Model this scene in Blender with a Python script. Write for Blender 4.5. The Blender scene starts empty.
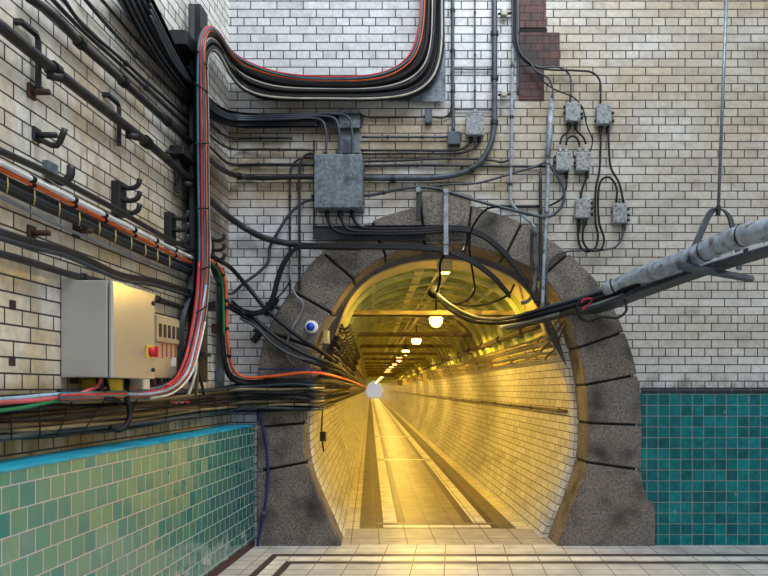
import bpy, bmesh, math, random
from mathutils import Vector, Matrix
random.seed(7)
C = bpy.context.scene.collection
FPX, DW, PX0, PY0, CH = 644.0, 5.6, 455.0, 389.0, 1.357
WA = 1.965            # left wall distance from the camera axis
DA = 1.739            # face of the tiled dado
TX, TS = -0.078, -0.132   # tunnel axis at the mouth, its drift per metre
V = Vector
R_ = math.radians

# ---------------------------------------------------------------- materials
def mat(name, base, rough=.5, metal=0, var=.25, scale=8, spec=.5, bump=0, dirt=None, dscale=3, dlo=.5, dhi=.7, coat=0):
    m = bpy.data.materials.new(name); m.use_nodes = True
    nt = m.node_tree; n = nt.nodes; l = nt.links
    b = n['Principled BSDF']; b.inputs['Roughness'].default_value = rough; b.inputs['Metallic'].default_value = metal
    b.inputs['Specular IOR Level'].default_value = spec
    if coat: b.inputs['Coat Weight'].default_value = coat; b.inputs['Coat Roughness'].default_value = .1
    tc = n.new('ShaderNodeTexCoord'); nz = n.new('ShaderNodeTexNoise')
    nz.inputs['Scale'].default_value = scale; nz.inputs['Detail'].default_value = 6
    l.new(tc.outputs['Object'], nz.inputs['Vector'])
    r = n.new('ShaderNodeValToRGB'); l.new(nz.outputs['Fac'], r.inputs['Fac'])
    r.color_ramp.elements[0].position = .3; r.color_ramp.elements[1].position = .7
    r.color_ramp.elements[0].color = tuple(c*(1-var) for c in base)+(1,)
    r.color_ramp.elements[1].color = tuple(min(1, c*(1+var)) for c in base)+(1,)
    out = r.outputs['Color']
    if dirt:
        n2 = n.new('ShaderNodeTexNoise'); n2.inputs['Scale'].default_value = dscale; n2.inputs['Detail'].default_value = 8
        l.new(tc.outputs['Object'], n2.inputs['Vector'])
        r2 = n.new('ShaderNodeMapRange'); r2.inputs[1].default_value = dlo; r2.inputs[2].default_value = dhi
        l.new(n2.outputs['Fac'], r2.inputs[0])
        mx = n.new('ShaderNodeMix'); mx.data_type = 'RGBA'
        l.new(r2.outputs[0], mx.inputs[0]); l.new(out, mx.inputs[6]); mx.inputs[7].default_value = tuple(dirt)+(1,)
        out = mx.outputs[2]
    l.new(out, b.inputs['Base Color'])
    if bump:
        bp = n.new('ShaderNodeBump'); bp.inputs['Strength'].default_value = bump; bp.inputs['Distance'].default_value = .01
        l.new(nz.outputs['Fac'], bp.inputs['Height']); l.new(bp.outputs['Normal'], b.inputs['Normal'])
    return m

def glow(name, col, st):
    m = bpy.data.materials.new(name); m.use_nodes = True; b = m.node_tree.nodes['Principled BSDF']
    b.inputs['Base Color'].default_value = col+(1,); b.inputs['Emission Color'].default_value = col+(1,)
    b.inputs['Emission Strength'].default_value = st
    return m

def brick(name, axes, c1, c2, mortar, bw, rh, ms, off=.5, squash=1, sqf=4, rough=.3, tilt=.0, bump=.6, shift=(0, 0), stains_or_reflection=(), dist=.006, varn=.25, spec=.5, coat=0):
    """glazed brick / tile surface; axes 'xz','yz','xy' from object space or 'uv'.  stains: (colour, scale(x,y,z), lo, hi, strength, region)"""
    m = bpy.data.materials.new(name); m.use_nodes = True
    nt = m.node_tree; n = nt.nodes; l = nt.links; b = n['Principled BSDF']
    b.inputs['Roughness'].default_value = rough; b.inputs['Specular IOR Level'].default_value = spec
    if coat: b.inputs['Coat Weight'].default_value = coat; b.inputs['Coat Roughness'].default_value = rough; b.inputs['Coat IOR'].default_value = 1.6
    tc = n.new('ShaderNodeTexCoord')
    sx = n.new('ShaderNodeSeparateXYZ'); l.new(tc.outputs['Object'], sx.inputs[0])
    cb = n.new('ShaderNodeCombineXYZ')
    if axes == 'uv':
        mp = n.new('ShaderNodeSeparateXYZ'); l.new(tc.outputs['UV'], mp.inputs[0]); s0, s1 = mp.outputs[0], mp.outputs[1]
    else:
        s0, s1 = sx.outputs['xyz'.index(axes[0])], sx.outputs['xyz'.index(axes[1])]
    for i, s in enumerate((s0, s1)):
        a = n.new('ShaderNodeMath'); a.operation = 'ADD'; a.inputs[1].default_value = shift[i]+40*bw*(i == 0)
        if i: a.inputs[1].default_value = shift[i]+40*rh
        l.new(s, a.inputs[0]); l.new(a.outputs[0], cb.inputs[i])
    # slight wobble of the joints
    br = n.new('ShaderNodeTexBrick'); br.offset = off; br.squash = squash; br.squash_frequency = sqf
    br.inputs['Scale'].default_value = 1; br.inputs['Mortar Size'].default_value = ms; br.inputs['Mortar Smooth'].default_value = .2
    br.inputs['Brick Width'].default_value = bw; br.inputs['Row Height'].default_value = rh
    br.inputs['Color1'].default_value = (0, 0, 0, 1); br.inputs['Color2'].default_value = (1, 1, 1, 1); br.inputs['Mortar'].default_value = (0, 0, 0, 1)
    l.new(cb.outputs[0], br.inputs['Vector'])
    wn = n.new('ShaderNodeTexWhiteNoise'); wn.noise_dimensions = '1D'; l.new(br.outputs['Color'], wn.inputs['W'])
    mx = n.new('ShaderNodeMix'); mx.data_type = 'RGBA'; l.new(wn.outputs['Value'], mx.inputs[0])
    mx.inputs[6].default_value = tuple(c1)+(1,); mx.inputs[7].default_value = tuple(c2)+(1,)
    col = mx.outputs[2]
    nz = n.new('ShaderNodeTexNoise'); nz.inputs['Scale'].default_value = 22; nz.inputs['Detail'].default_value = 8; nz.inputs['Roughness'].default_value = .65
    l.new(tc.outputs['Object'], nz.inputs['Vector'])
    mr = n.new('ShaderNodeMapRange'); mr.inputs[1].default_value = .3; mr.inputs[2].default_value = .7; mr.inputs[3].default_value = 1-varn; mr.inputs[4].default_value = 1+varn*.5
    l.new(nz.outputs['Fac'], mr.inputs[0])
    ml = n.new('ShaderNodeMix'); ml.data_type = 'RGBA'; ml.blend_type = 'MULTIPLY'; ml.inputs[0].default_value = 1
    l.new(col, ml.inputs[6]); l.new(mr.outputs[0], ml.inputs[7]); col = ml.outputs[2]
    for k, (sc, scl, lo, hi, st, reg) in enumerate(stains_or_reflection):
        mpp = n.new('ShaderNodeMapping'); mpp.inputs['Scale'].default_value = scl; mpp.inputs['Location'].default_value = (k*3.1, k*1.7, k*.9)
        l.new(tc.outputs['Object'], mpp.inputs[0])
        n2 = n.new('ShaderNodeTexNoise'); n2.inputs['Scale'].default_value = 1; n2.inputs['Detail'].default_value = 9; n2.inputs['Roughness'].default_value = .6
        l.new(mpp.outputs[0], n2.inputs['Vector'])
        r2 = n.new('ShaderNodeMapRange'); r2.inputs[1].default_value = lo; r2.inputs[2].default_value = hi; r2.inputs[4].default_value = st
        l.new(n2.outputs['Fac'], r2.inputs[0]); f = r2.outputs[0]
        for (ax, a0, a1) in reg:      # soft region limits along an axis
            r3 = n.new('ShaderNodeMapRange'); r3.interpolation_type = 'SMOOTHSTEP'; r3.inputs[1].default_value = a0; r3.inputs[2].default_value = a1
            l.new(sx.outputs['xyz'.index(ax)], r3.inputs[0])
            mm = n.new('ShaderNodeMath'); mm.operation = 'MULTIPLY'; l.new(f, mm.inputs[0]); l.new(r3.outputs[0], mm.inputs[1]); f = mm.outputs[0]
        mz = n.new('ShaderNodeMix'); mz.data_type = 'RGBA'; mz.blend_type = 'MULTIPLY' if len(sc) == 3 else 'MIX'
        l.new(f, mz.inputs[0]); l.new(col, mz.inputs[6]); mz.inputs[7].default_value = tuple(sc[:3])+(1,); col = mz.outputs[2]
    mo = n.new('ShaderNodeMix'); mo.data_type = 'RGBA'; l.new(br.outputs['Fac'], mo.inputs[0]); l.new(col, mo.inputs[6]); mo.inputs[7].default_value = tuple(mortar)+(1,)
    l.new(mo.outputs[2], b.inputs['Base Color'])
    rg = n.new('ShaderNodeMapRange'); rg.inputs[3].default_value = rough; rg.inputs[4].default_value = .85
    l.new(br.outputs['Fac'], rg.inputs[0]); l.new(rg.outputs[0], b.inputs['Roughness'])
    iv = n.new('ShaderNodeMath'); iv.operation = 'SUBTRACT'; iv.inputs[0].default_value = 1; l.new(br.outputs['Fac'], iv.inputs[1])
    bp = n.new('ShaderNodeBump'); bp.inputs['Strength'].default_value = bump; bp.inputs['Distance'].default_value = dist
    l.new(iv.outputs[0], bp.inputs['Height'])
    if tilt:
        g = n.new('ShaderNodeNewGeometry')
        v1 = n.new('ShaderNodeVectorMath'); v1.operation = 'SUBTRACT'; v1.inputs[1].default_value = (.5, .5, .5); l.new(wn.outputs['Color'], v1.inputs[0])
        v2 = n.new('ShaderNodeVectorMath'); v2.operation = 'SCALE'; v2.inputs['Scale'].default_value = tilt; l.new(v1.outputs[0], v2.inputs[0])
        v3 = n.new('ShaderNodeVectorMath'); v3.operation = 'ADD'; l.new(v2.outputs[0], v3.inputs[0]); l.new(g.outputs['Normal'], v3.inputs[1])
        v4 = n.new('ShaderNodeVectorMath'); v4.operation = 'NORMALIZE'; l.new(v3.outputs[0], v4.inputs[0]); l.new(v4.outputs[0], bp.inputs['Normal'])
    l.new(bp.outputs['Normal'], b.inputs['Normal'])
    if coat: l.new(bp.outputs['Normal'], b.inputs['Coat Normal'])
    return m

M = {}
def cm(k, c, rough=.4, **kw): M[k] = mat(k, c, rough, **kw)
cm('black', (.006, .0065, .008), .5, spec=.3); cm('black2', (.012, .013, .016), .48, spec=.35); cm('brown', (.07, .05, .026), .45); cm('olive', (.21, .17, .09), .4)
cm('bluegrey', (.035, .046, .058), .42); cm('grey', (.24, .27, .3), .42); cm('beige', (.45, .42, .36), .45); cm('white', (.7, .7, .68), .45)
cm('red', (.5, .012, .03), .38); cm('teal', (.02, .16, .2), .38); cm('orange', (.75, .11, .02), .4); cm('pink', (.62, .10, .12), .4); cm('green', (.0, .2, .07), .4)
cm('matt', (.006, .0065, .008), .8, spec=.08); cm('blue', (.012, .02, .13), .35); cm('lightblue', (.3, .48, .62), .4); cm('yellowtie', (.55, .45, .12), .5)
M['pipe'] = mat('dark pipe', (.02, .022, .026), .42, metal=.2, dirt=(.06, .055, .045), dscale=9, dlo=.55, dhi=.75)
M['galv'] = mat('galvanised', (.2, .24, .28), .45, metal=.6, var=.35, scale=30, bump=.1)
M['galvbox'] = mat('galvanised box', (.15, .18, .205), .5, metal=.2, var=.4, scale=34, dirt=(.05, .06, .07), dscale=9)
M['paintpipe'] = mat('painted pipe', (.27, .31, .36), .5, var=.3, scale=14, dirt=(.08, .075, .07), dscale=20, dlo=.55, dhi=.65)
M['bluepipe'] = mat('steel conduit', (.065, .085, .105), .42, metal=.2, var=.3, scale=12, dirt=(.04, .04, .04), dscale=14)
M['jbox'] = mat('small box grey', (.27, .29, .3), .55, var=.3, scale=50, dirt=(.12, .13, .14), dscale=40, dlo=.5, dhi=.65)
M['dark'] = mat('dark steel', (.015, .016, .018), .5, var=.5)
M['tray'] = mat('tray steel', (.035, .042, .05), .5, metal=.5, var=.5, scale=60)
M['rust'] = mat('rust', (.055, .026, .015), .8, var=.5)
M['stone'] = mat('arch stone', (.17, .146, .124), .7, var=.6, scale=60, bump=1, dirt=(.03, .026, .022), dscale=4.5, dlo=.46, dhi=.74)
M['mortar'] = mat('dark joint', (.012, .011, .01), .9)
M['sleeve'] = mat('wrapped sleeve', (.27, .32, .38), .5, var=.35, scale=18, dirt=(.09, .08, .07), dscale=16, dlo=.5, dhi=.7)
M['cab'] = mat('cabinet paint', (.47, .46, .44), .22, var=.06, scale=3, spec=.8, coat=.8)
M['cabdoor'] = mat('cabinet door paint', (.55, .53, .49), .27, metal=.55, var=.05, scale=4)
M['tan'] = mat('tan box', (.42, .33, .2), .5, var=.1)
M['cream'] = mat('cream cover', (.62, .56, .42), .45, var=.1)
M['yellow'] = mat('yellow plate', (.65, .45, .03), .45)
M['redknob'] = mat('red knob', (.5, .01, .02), .35)
M['bluedome'] = mat('blue dome', (.0, .04, .5), .15, var=.1)
M['vault'] = mat('olive paint', (.34, .42, .07), .55, var=.3, scale=6, dirt=(.11, .09, .02), dscale=5)
M['hoop'] = mat('cream yellow paint', (.6, .52, .22), .4, var=.1, dirt=(.4, .32, .12), dscale=8)
M['rib'] = mat('pale green paint', (.68, .68, .26), .4, var=.25)
M['beam'] = mat('beam paint', (.35, .26, .06), .5, var=.3, dirt=(.1, .06, .02), dscale=6)
M['band'] = mat('grey portal band', (.07, .065, .075), .5, var=.3)
M['lampmetal'] = mat('lamp fitting', (.04, .03, .02), .4)
M['globe'] = glow('glowing globe', (1, .5, .11), 9)
M['frontbrick'] = brick('glazed brick front', 'xz', (.72, .74, .76), (.6, .615, .63), (.045, .04, .037), .229, .07185, .0048, squash=.5, rough=.28, tilt=.04,
    shift=(.06, .0833), stains_or_reflection=(
    ((.74, .68, .58), (1.2, 1, 2.2), .2, .5, 1, (('x', .3, .8), ('z', 1.2, 1.9))),
    ((.86, .74, .52), (1.1, 1, 1.6), .35, .6, .9, (('x', .4, .8), ('z', 2.9, 3.8))),
    ((.62, .49, .31), (2.2, 1, 3.5), .3, .55, .95, (('x', .9, .3), ('z', 3.95, 3.65), ('z', 2.75, 3.1))),
    ((.5, .45, .4), (3.5, 1, 5), .52, .72, .6, ()),
    ((.4, .38, .37), (2, 1, 2), .3, .6, .7, (('z', 2.5, 1.6), ('x', -.9, -1.3))),
    ((.55, .38, .16), (4, 1, 1.2), .56, .7, .8, (('x', 1.9, 2.4), ('z', 2.6, 3.0))),
    ((.3, .26, .22), (9, 1, 6), .42, .62, .8, (('x', 1.4, 1.7), ('z', 1.52, 1.4))),
    ((.6, .4, .12), (16, 1, .5), .64, .74, .6, ())))
M['leftbrick'] = brick('glazed brick left', 'yz', (.86, .84, .79), (.68, .65, .58), (.05, .042, .036), .229, .07185, .0048, squash=.5, rough=.3, tilt=.04,
    shift=(.1, .0833), stains_or_reflection=(
    ((.72, .54, .28), (1, 2.2, .9), .46, .66, .85, (('z', 3.6, 3.1),)),
    ((.45, .42, .37), (1, 5, 3), .55, .75, .8, (('z', 3.5, 3.1),)),
    ((.2, .17, .15), (1, 2.5, 1), .25, .55, .9, (('y', -1.5, -.9), ('z', 3.5, 3.0), ('z', 2.3, 2.6))),
    ((.42, .3, .1), (1, 9, 1.5), .25, .6, .95, (('z', 1.42, 1.3),)),
    ((.9, .8, .62), (1, 1.5, 1.3), .35, .6, .9, (('y', -.4, -1.2), ('z', 3.4, 2.8)))))
M['dadotile'] = brick('green wall tile', 'yz', (.005, .22, .215), (.10, .31, .195), (.42, .47, .44), .1, .1, .0035, off=.5, rough=.13, tilt=.1, spec=1, coat=.8, bump=.35, shift=(.03, .02), varn=.15,
    stains_or_reflection=(((.3, .62, .8), (1, 1.2, 3), .3, .6, .6, (('z', .9, .3),)), ((.22, .6, .72), (1, 1, 1), .1, .4, .9, (('y', -1.3, -.7),)),  # tealer low and near the arch: limits of the tunnel reflection painted in
            ((.62, .64, .6, 1), (1, 12, 12), .53, .56, .8, (('z', .32, .05), ('y', -1.9, -1.2)))))
M['ledgetile'] = brick('blue ledge tile', 'yx', (.0, .42, .62), (.0, .22, .38), (.03, .36, .5), .1, .2, .004, off=0, rough=.45, tilt=.03, bump=.3, shift=(.03, .09))
M['tealtile'] = brick('teal wall tile', 'xz', (.0, .11, .13), (.0, .22, .24), (.24, .27, .27), .0985, .0935, .003, off=0, rough=.2, tilt=.04, bump=.35, shift=(.01, .0), varn=.45, spec=.25,
    stains_or_reflection=(((.35, .42, .45), (2, 1, 3), .5, .75, .6, ()), ((.35, .42, .42, 1), (9, 1, 5), .66, .72, .5, ())))
M['edgetile'] = brick('navy edging', 'xz', (.006, .008, .02), (.012, .016, .04), (.1, .1, .1), .16, .05, .004, off=0, rough=.25, bump=.3)
M['redbrick'] = brick('red brown brick', 'xz', (.11, .024, .014), (.045, .014, .012), (.04, .016, .013), .11, .066, .003, rough=.6, bump=.9, varn=.6,
    stains_or_reflection=(((.25, .22, .22), (9, 1, 2), .48, .6, .9, ()), ((2.2, 2.4, 2.6), (11, 1, 5), .58, .66, .8, ())))
M['tunnelbrick'] = brick('tunnel brick', 'uv', (.76, .74, .66), (.62, .6, .52), (.10, .07, .04), .225, .075, .0045, rough=.26, tilt=.04, bump=.5,
    stains_or_reflection=(((.55, .45, .3), (1.5, .5, 2), .5, .72, .6, ()),))

def floor_mat(name, tunnel):
    m = bpy.data.materials.new(name); m.use_nodes = True
    nt = m.node_tree; n = nt.nodes; l = nt.links; b = n['Principled BSDF']
    tc = n.new('ShaderNodeTexCoord'); mp = n.new('ShaderNodeSeparateXYZ')
    l.new(tc.outputs['UV'], mp.inputs[0]); X, Y = mp.outputs[0], mp.outputs[1]
    def mth(op, a, bb=None, c=None):
        q = n.new('ShaderNodeMath'); q.operation = op
        for i, s in enumerate((a, bb, c)):
            if s is None: continue
            if isinstance(s, (int, float)): q.inputs[i].default_value = s
            else: l.new(s, q.inputs[i])
        return q.outputs[0]
    def rng(s, a, bb): return mth('MULTIPLY', mth('GREATER_THAN', s, a), mth('LESS_THAN', s, bb))
    AX = mth('ABSOLUTE', X)
    br = n.new('ShaderNodeTexBrick'); br.offset = 0
    cb = n.new('ShaderNodeCombineXYZ'); l.new(mth('ADD', X, 20.08), cb.inputs[0]); l.new(mth('ADD', Y, 20), cb.inputs[1]); l.new(cb.outputs[0], br.inputs['Vector'])
    br.inputs['Scale'].default_value = 1; br.inputs['Mortar Size'].default_value = .004 if not tunnel else .005
    br.inputs['Brick Width'].default_value = .25; br.inputs['Row Height'].default_value = .75 if tunnel else .13
    br.inputs['Color1'].default_value = (0, 0, 0, 1); br.inputs['Color2'].default_value = (1, 1, 1, 1); br.inputs['Mortar'].default_value = (0, 0, 0, 1)
    wn = n.new('ShaderNodeTexWhiteNoise'); wn.noise_dimensions = '1D'; l.new(br.outputs['Color'], wn.inputs['W'])
    mx = n.new('ShaderNodeMix'); mx.data_type = 'RGBA'; l.new(wn.outputs['Value'], mx.inputs[0])
    a, c = ((.19, .145, .085), (.27, .21, .125)) if tunnel else ((.55, .54, .52), (.7, .68, .65))
    mx.inputs[6].default_value = a+(1,); mx.inputs[7].default_value = c+(1,); col = mx.outputs[2]
    def lay(mask, rgb):
        nonlocal col
        q = n.new('ShaderNodeMix'); q.data_type = 'RGBA'; l.new(mask, q.inputs[0]); l.new(col, q.inputs[6]); q.inputs[7].default_value = rgb+(1,); col = q.outputs[2]
    DK, CR = (.075, .04, .024), (.78, .76, .66)
    fine = None
    if tunnel:
        PY = mth('MODULO', mth('ADD', Y, 12-.60), 6.0)      # panels of six metres
        inside = mth('GREATER_THAN', PY, .0)
        lay(rng(AX, .30, .60), DK)
        lay(rng(AX, .385, .525), CR)
        near = mth('GREATER_THAN', Y, .62)
        lay(mth('LESS_THAN', PY, .34), (.2, .155, .09))
        lay(mth('MULTIPLY', rng(PY, .075, .265), mth('LESS_THAN', AX, .60)), DK)
        lay(mth('MULTIPLY', rng(PY, .11, .23), mth('LESS_THAN', AX, .53)), CR)
        lay(rng(AX, .60, .76), (.16, .125, .07))
        lay(mth('GREATER_THAN', AX, .765), (.72, .66, .48))
        lay(mth('LESS_THAN', Y, .66), (.4, .37, .32))
        g = mth('LESS_THAN', mth('MODULO', mth('ADD', Y, 10), .125), .009)
        lay(mth('MULTIPLY', g, rng(AX, .385, .525)), (.2, .15, .1)); lay(mth('MULTIPLY', g, mth('GREATER_THAN', AX, .765)), (.2, .15, .1))
        g2 = mth('LESS_THAN', mth('MODULO', mth('ADD', Y, 10), .06), .008)
        lay(mth('MULTIPLY', g2, mth('LESS_THAN', AX, .30)), (.22, .19, .15))
    else:
        st = mth('MAXIMUM', mth('MULTIPLY', rng(Y, -.60, -.30), mth('GREATER_THAN', X, -1.5)), mth('MULTIPLY', rng(X, -1.5, -1.27), mth('LESS_THAN', Y, -.30)))
        lay(st, (.07, .05, .045))
        wh = mth('MAXIMUM', mth('MULTIPLY', rng(Y, -.525, -.38), mth('GREATER_THAN', X, -1.44)), mth('MULTIPLY', rng(X, -1.44, -1.325), mth('LESS_THAN', Y, -.38)))
        lay(wh, (.82, .8, .74))
    lay(br.outputs['Fac'], (.12, .1, .085))
    nz = n.new('ShaderNodeTexNoise'); nz.inputs['Scale'].default_value = 5; nz.inputs['Detail'].default_value = 8; l.new(tc.outputs['Object'], nz.inputs['Vector'])
    mr = n.new('ShaderNodeMapRange'); mr.inputs[1].default_value = .3; mr.inputs[2].default_value = .7; mr.inputs[3].default_value = .7; mr.inputs[4].default_value = 1.1; l.new(nz.outputs['Fac'], mr.inputs[0])
    q = n.new('ShaderNodeMix'); q.data_type = 'RGBA'; q.blend_type = 'MULTIPLY'; q.inputs[0].default_value = 1; l.new(col, q.inputs[6]); l.new(mr.outputs[0], q.inputs[7])
    l.new(q.outputs[2], b.inputs['Base Color']); b.inputs['Roughness'].default_value = .42 if tunnel else .4; b.inputs['Specular IOR Level'].default_value = .22 if tunnel else .5
    bp = n.new('ShaderNodeBump'); bp.inputs['Strength'].default_value = .3; bp.inputs['Distance'].default_value = .004
    l.new(mth('SUBTRACT', 1, br.outputs['Fac']), bp.inputs['Height']); l.new(bp.outputs['Normal'], b.inputs['Normal'])
    return m
M['floor'] = floor_mat('hall floor tiles', False); M['tfloor'] = floor_mat('tunnel floor tiles', True)

# ---------------------------------------------------------------- geometry helpers
def F(px, py, off=.02):
    d = DW-off
    return V(((px-PX0)*d/FPX, -off, CH+(PY0-py)*d/FPX))
def L(px, py, off=.02):
    a = WA-off; d = a*FPX/(PX0-px)
    return V((-a, d-DW, CH+(PY0-py)*d/FPX))
def W(px, py, off=.02):          # whichever of the two walls is there
    return L(px, py, off) if px < PX0-(WA-off)*FPX/(DW-off) else F(px, py, off)
def T(px, py, d): return V(((px-PX0)*d/FPX, d-DW, CH+(PY0-py)*d/FPX))
def TU(u, y, h): return V((TX+u+TS*y, y, CH+h))

def obj(name, bm, m, parent=None, smooth=False, bevel=0):
    me = bpy.data.meshes.new(name); bmesh.ops.recalc_face_normals(bm, faces=bm.faces); bm.to_mesh(me); bm.free()
    if smooth:
        for p in me.polygons: p.use_smooth = True
    me.materials.append(m if not isinstance(m, str) else M[m])
    o = bpy.data.objects.new(name, me); C.objects.link(o)
    if parent: o.parent = parent; o.matrix_parent_inverse = Matrix.Translation(-V(parent.location))
    if bevel:
        md = o.modifiers.new('bevel', 'BEVEL'); md.width = bevel; md.segments = 2; md.limit_method = 'ANGLE'
    return o
def tag(o, label, cat, group=None):
    o['label'] = label; o['category'] = cat
    if group: o['group'] = group
    return o
def struct(o): o['kind'] = 'structure'; return o
def empty(name, loc, label, cat, group=None):
    o = bpy.data.objects.new(name, None); o.empty_display_size = .05; C.objects.link(o); o.location = loc
    return tag(o, label, cat, group)
def addbox(bm, lo, hi, mtx=None):
    r = bmesh.ops.create_cube(bm, size=1); c = [(lo[i]+hi[i])/2 for i in range(3)]; s = [abs(hi[i]-lo[i]) for i in range(3)]
    for v in r['verts']:
        v.co = V([c[i]+v.co[i]*s[i] for i in range(3)])
        if mtx: v.co = mtx @ v.co
def box(name, lo, hi, m, parent=None, bevel=.004):
    bm = bmesh.new(); addbox(bm, lo, hi); return obj(name, bm, m, parent, bevel=bevel)
def cr(pts, n=6):
    """Catmull-Rom through the points"""
    if len(pts) < 3: return [pts[0].lerp(pts[-1], i/n) for i in range(n+1)]
    P = [pts[0]*2-pts[1]]+list(pts)+[pts[-1]*2-pts[-2]]; out = []
    for i in range(1, len(P)-2):
        p0, p1, p2, p3 = P[i-1:i+3]
        t0 = 0; t1 = t0+max((p1-p0).length, 1e-6)**.5; t2 = t1+max((p2-p1).length, 1e-6)**.5; t3 = t2+max((p3-p2).length, 1e-6)**.5
        for k in range(n):
            t = t1+(t2-t1)*k/n
            a1 = p0*((t1-t)/(t1-t0))+p1*((t-t0)/(t1-t0)); a2 = p1*((t2-t)/(t2-t1))+p2*((t-t1)/(t2-t1)); a3 = p2*((t3-t)/(t3-t2))+p3*((t-t2)/(t3-t2))
            b1 = a1*((t2-t)/(t2-t0))+a2*((t-t0)/(t2-t0)); b2 = a2*((t3-t)/(t3-t1))+a3*((t-t1)/(t3-t1))
            out.append(b1*((t2-t)/(t2-t1))+b2*((t-t1)/(t2-t1)))
    out.append(pts[-1].copy()); return out
def tube(bm, path, r, sides=8, flat=1):
    """swept tube; r a number or one per point; flat squeezes the second axis"""
    path = [p for i, p in enumerate(path) if i == 0 or (p-path[i-1]).length > 1e-5]
    n = len(path); rings = []; N = None
    for i, p in enumerate(path):
        t = (path[min(i+1, n-1)]-path[max(i-1, 0)]).normalized()
        if N is None:
            a = V((0, 0, 1)) if abs(t.z) < .9 else V((0, 1, 0)); N = (a-t*a.dot(t)).normalized()
        else:
            N = (N-t*N.dot(t)); N = N.normalized() if N.length > 1e-6 else t.orthogonal().normalized()
        B = t.cross(N); rr = r[min(i, len(r)-1)] if isinstance(r, (list, tuple)) else r
        rings.append([bm.verts.new(p+N*(rr*math.cos(2*math.pi*k/sides+.4))+B*(rr*flat*math.sin(2*math.pi*k/sides+.4))) for k in range(sides)])
    for a, b in zip(rings, rings[1:]):
        for k in range(sides): bm.faces.new((a[k], a[(k+1) % sides], b[(k+1) % sides], b[k]))
    bm.faces.new(rings[0][::-1]); bm.faces.new(rings[-1])
def tubeobj(name, path, r, m, parent=None, sides=8, flat=1, smooth=True):
    bm = bmesh.new(); tube(bm, path, r, sides, flat); o = obj(name, bm, m, parent, smooth)
    return o
def along(path, f):
    tot = sum((b-a).length for a, b in zip(path, path[1:])); t = f*tot
    for a, b in zip(path, path[1:]):
        s = (b-a).length
        if t <= s: return a.lerp(b, t/max(s, 1e-9)), (b-a).normalized()
        t -= s
    return path[-1], (path[-1]-path[-2]).normalized()
def cable(name, label, pts, r, m, cat='cable', group=None, clips=(), cname='saddle', cmat='dark', n=6, smoothpath=True):
    path = cr(pts, n) if smoothpath else pts
    o = tag(tubeobj(name, path, r, m), label, cat, group)
    for f in clips:
        p, t = along(path, f)
        tubeobj(cname, [p-t*r*.55-t*.004, p+t*r*.55+t*.004], r*1.35+.001, cmat, o, 10, smooth=False)
    return o
def WW(pts, off): return [W(x, y, off) for x, y in pts]
def FF(pts, off): return [F(x, y, off) for x, y in pts]
def resample(pts, N):
    p = cr([V((a, b, 0)) for a, b in pts], 8); tot = sum((b-a).length for a, b in zip(p, p[1:]))
    out = []; j = 0; acc = 0
    for i in range(N):
        t = tot*i/(N-1)
        while j < len(p)-2 and acc+(p[j+1]-p[j]).length < t: acc += (p[j+1]-p[j]).length; j += 1
        s = (p[j+1]-p[j]).length; out.append(p[j].lerp(p[j+1], min(1, (t-acc)/max(s, 1e-9))))
    return out
def pairs(I, O, n=6):
    """matched inner and outer edges, point by point"""
    a = cr([V((x, y, 0)) for x, y in I], n); b = cr([V((x, y, 0)) for x, y in O], n); return list(zip(a, b))

# ================================================================ SETTING
ZT = 5.6
# ring outlines, in photo pixels: joints of the arch (inner point, outer point)
RJ = [((556, 546), (654, 546)), ((586, 462), (640.5, 469.5)), ((588, 423), (641, 425)), ((585, 385), (636.5, 375)), ((577.5, 348), (623.5, 332)),
      ((564, 308), (603, 291)), ((542, 277), (568, 254)), ((505, 257), (521.5, 224)), ((467, 246), (471, 206))]
LJ = [((342, 545.5), (258, 546)), ((307.5, 462), (258, 471)), ((304, 423), (258, 427)), ((306, 385), (259, 378)), ((314, 348), (268, 332)),
      ((331, 313), (292, 291)), ((354, 280), (323, 253)), ((386, 257), (372, 222)), ((425, 246), (421, 206))]
def w2(p): return ((p[0]-PX0)/115, CH+(PY0-p[1])/115)
def curve2(a): return cr([V((p[0], p[1], 0)) for p in a], 4)
inR, outR, inL, outL = (curve2([j[0] for j in RJ]), curve2([j[1] for j in RJ]), curve2([j[0] for j in LJ]), curve2([j[1] for j in LJ]))
outR = [V((654, 546, 0)), V((654.5, 520, 0)), V((654, 504.5, 0)), V((646, 498, 0)), V((641.5, 484, 0))][:4]+outR[4:]

def wall_front():
    bm = bmesh.new()
    hole = [V((648, 549, 0))]+[V((p.x-7, p.y+2, 0)) for p in outR[5:]]+[V((p.x+7, p.y+2, 0)) for p in outL[::-1]]
    hole[-1] = V((265, 549, 0))
    pts = [(-2.3, -.02)]+[(w2(p)[0], w2(p)[1]) for p in hole[::-1]]+[(4.6, -.02), (4.6, ZT), (-2.3, ZT)]
    pts[1] = (pts[1][0], -.02); pts[len(hole)] = (pts[len(hole)][0], -.02)
    vs = [bm.verts.new((x, 0, z)) for x, z in pts]
    es = [bm.edges.new((vs[i], vs[(i+1) % len(vs)])) for i in range(len(vs))]
    bmesh.ops.triangle_fill(bm, edges=es, use_beauty=True)
    ex = bmesh.ops.extrude_face_region(bm, geom=bm.faces[:])
    for v in [e for e in ex['geom'] if isinstance(e, bmesh.types.BMVert)]: v.co.y += .3
    return struct(obj('wall_front', bm, 'frontbrick'))
wall_front()
struct(box('wall_left', (-WA-.3, -7.2, -.02), (-WA, 0, ZT), 'leftbrick', bevel=0))
struct(box('wall_left_tiled', (-WA, -7.2, 0), (-DA, -.0, 1.035), 'dadotile', bevel=0))
struct(box('trim_1', (-WA, -7.2, 1.035), (-DA+.006, -.0, 1.05), 'ledgetile', bevel=.003))
M['basered'] = mat('dark red skirting', (.05, .01, .012), .5)
struct(box('baseboard_left', (-DA, -7.2, 0), (-DA+.012, -.05, .055), 'basered', bevel=.002))
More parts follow.
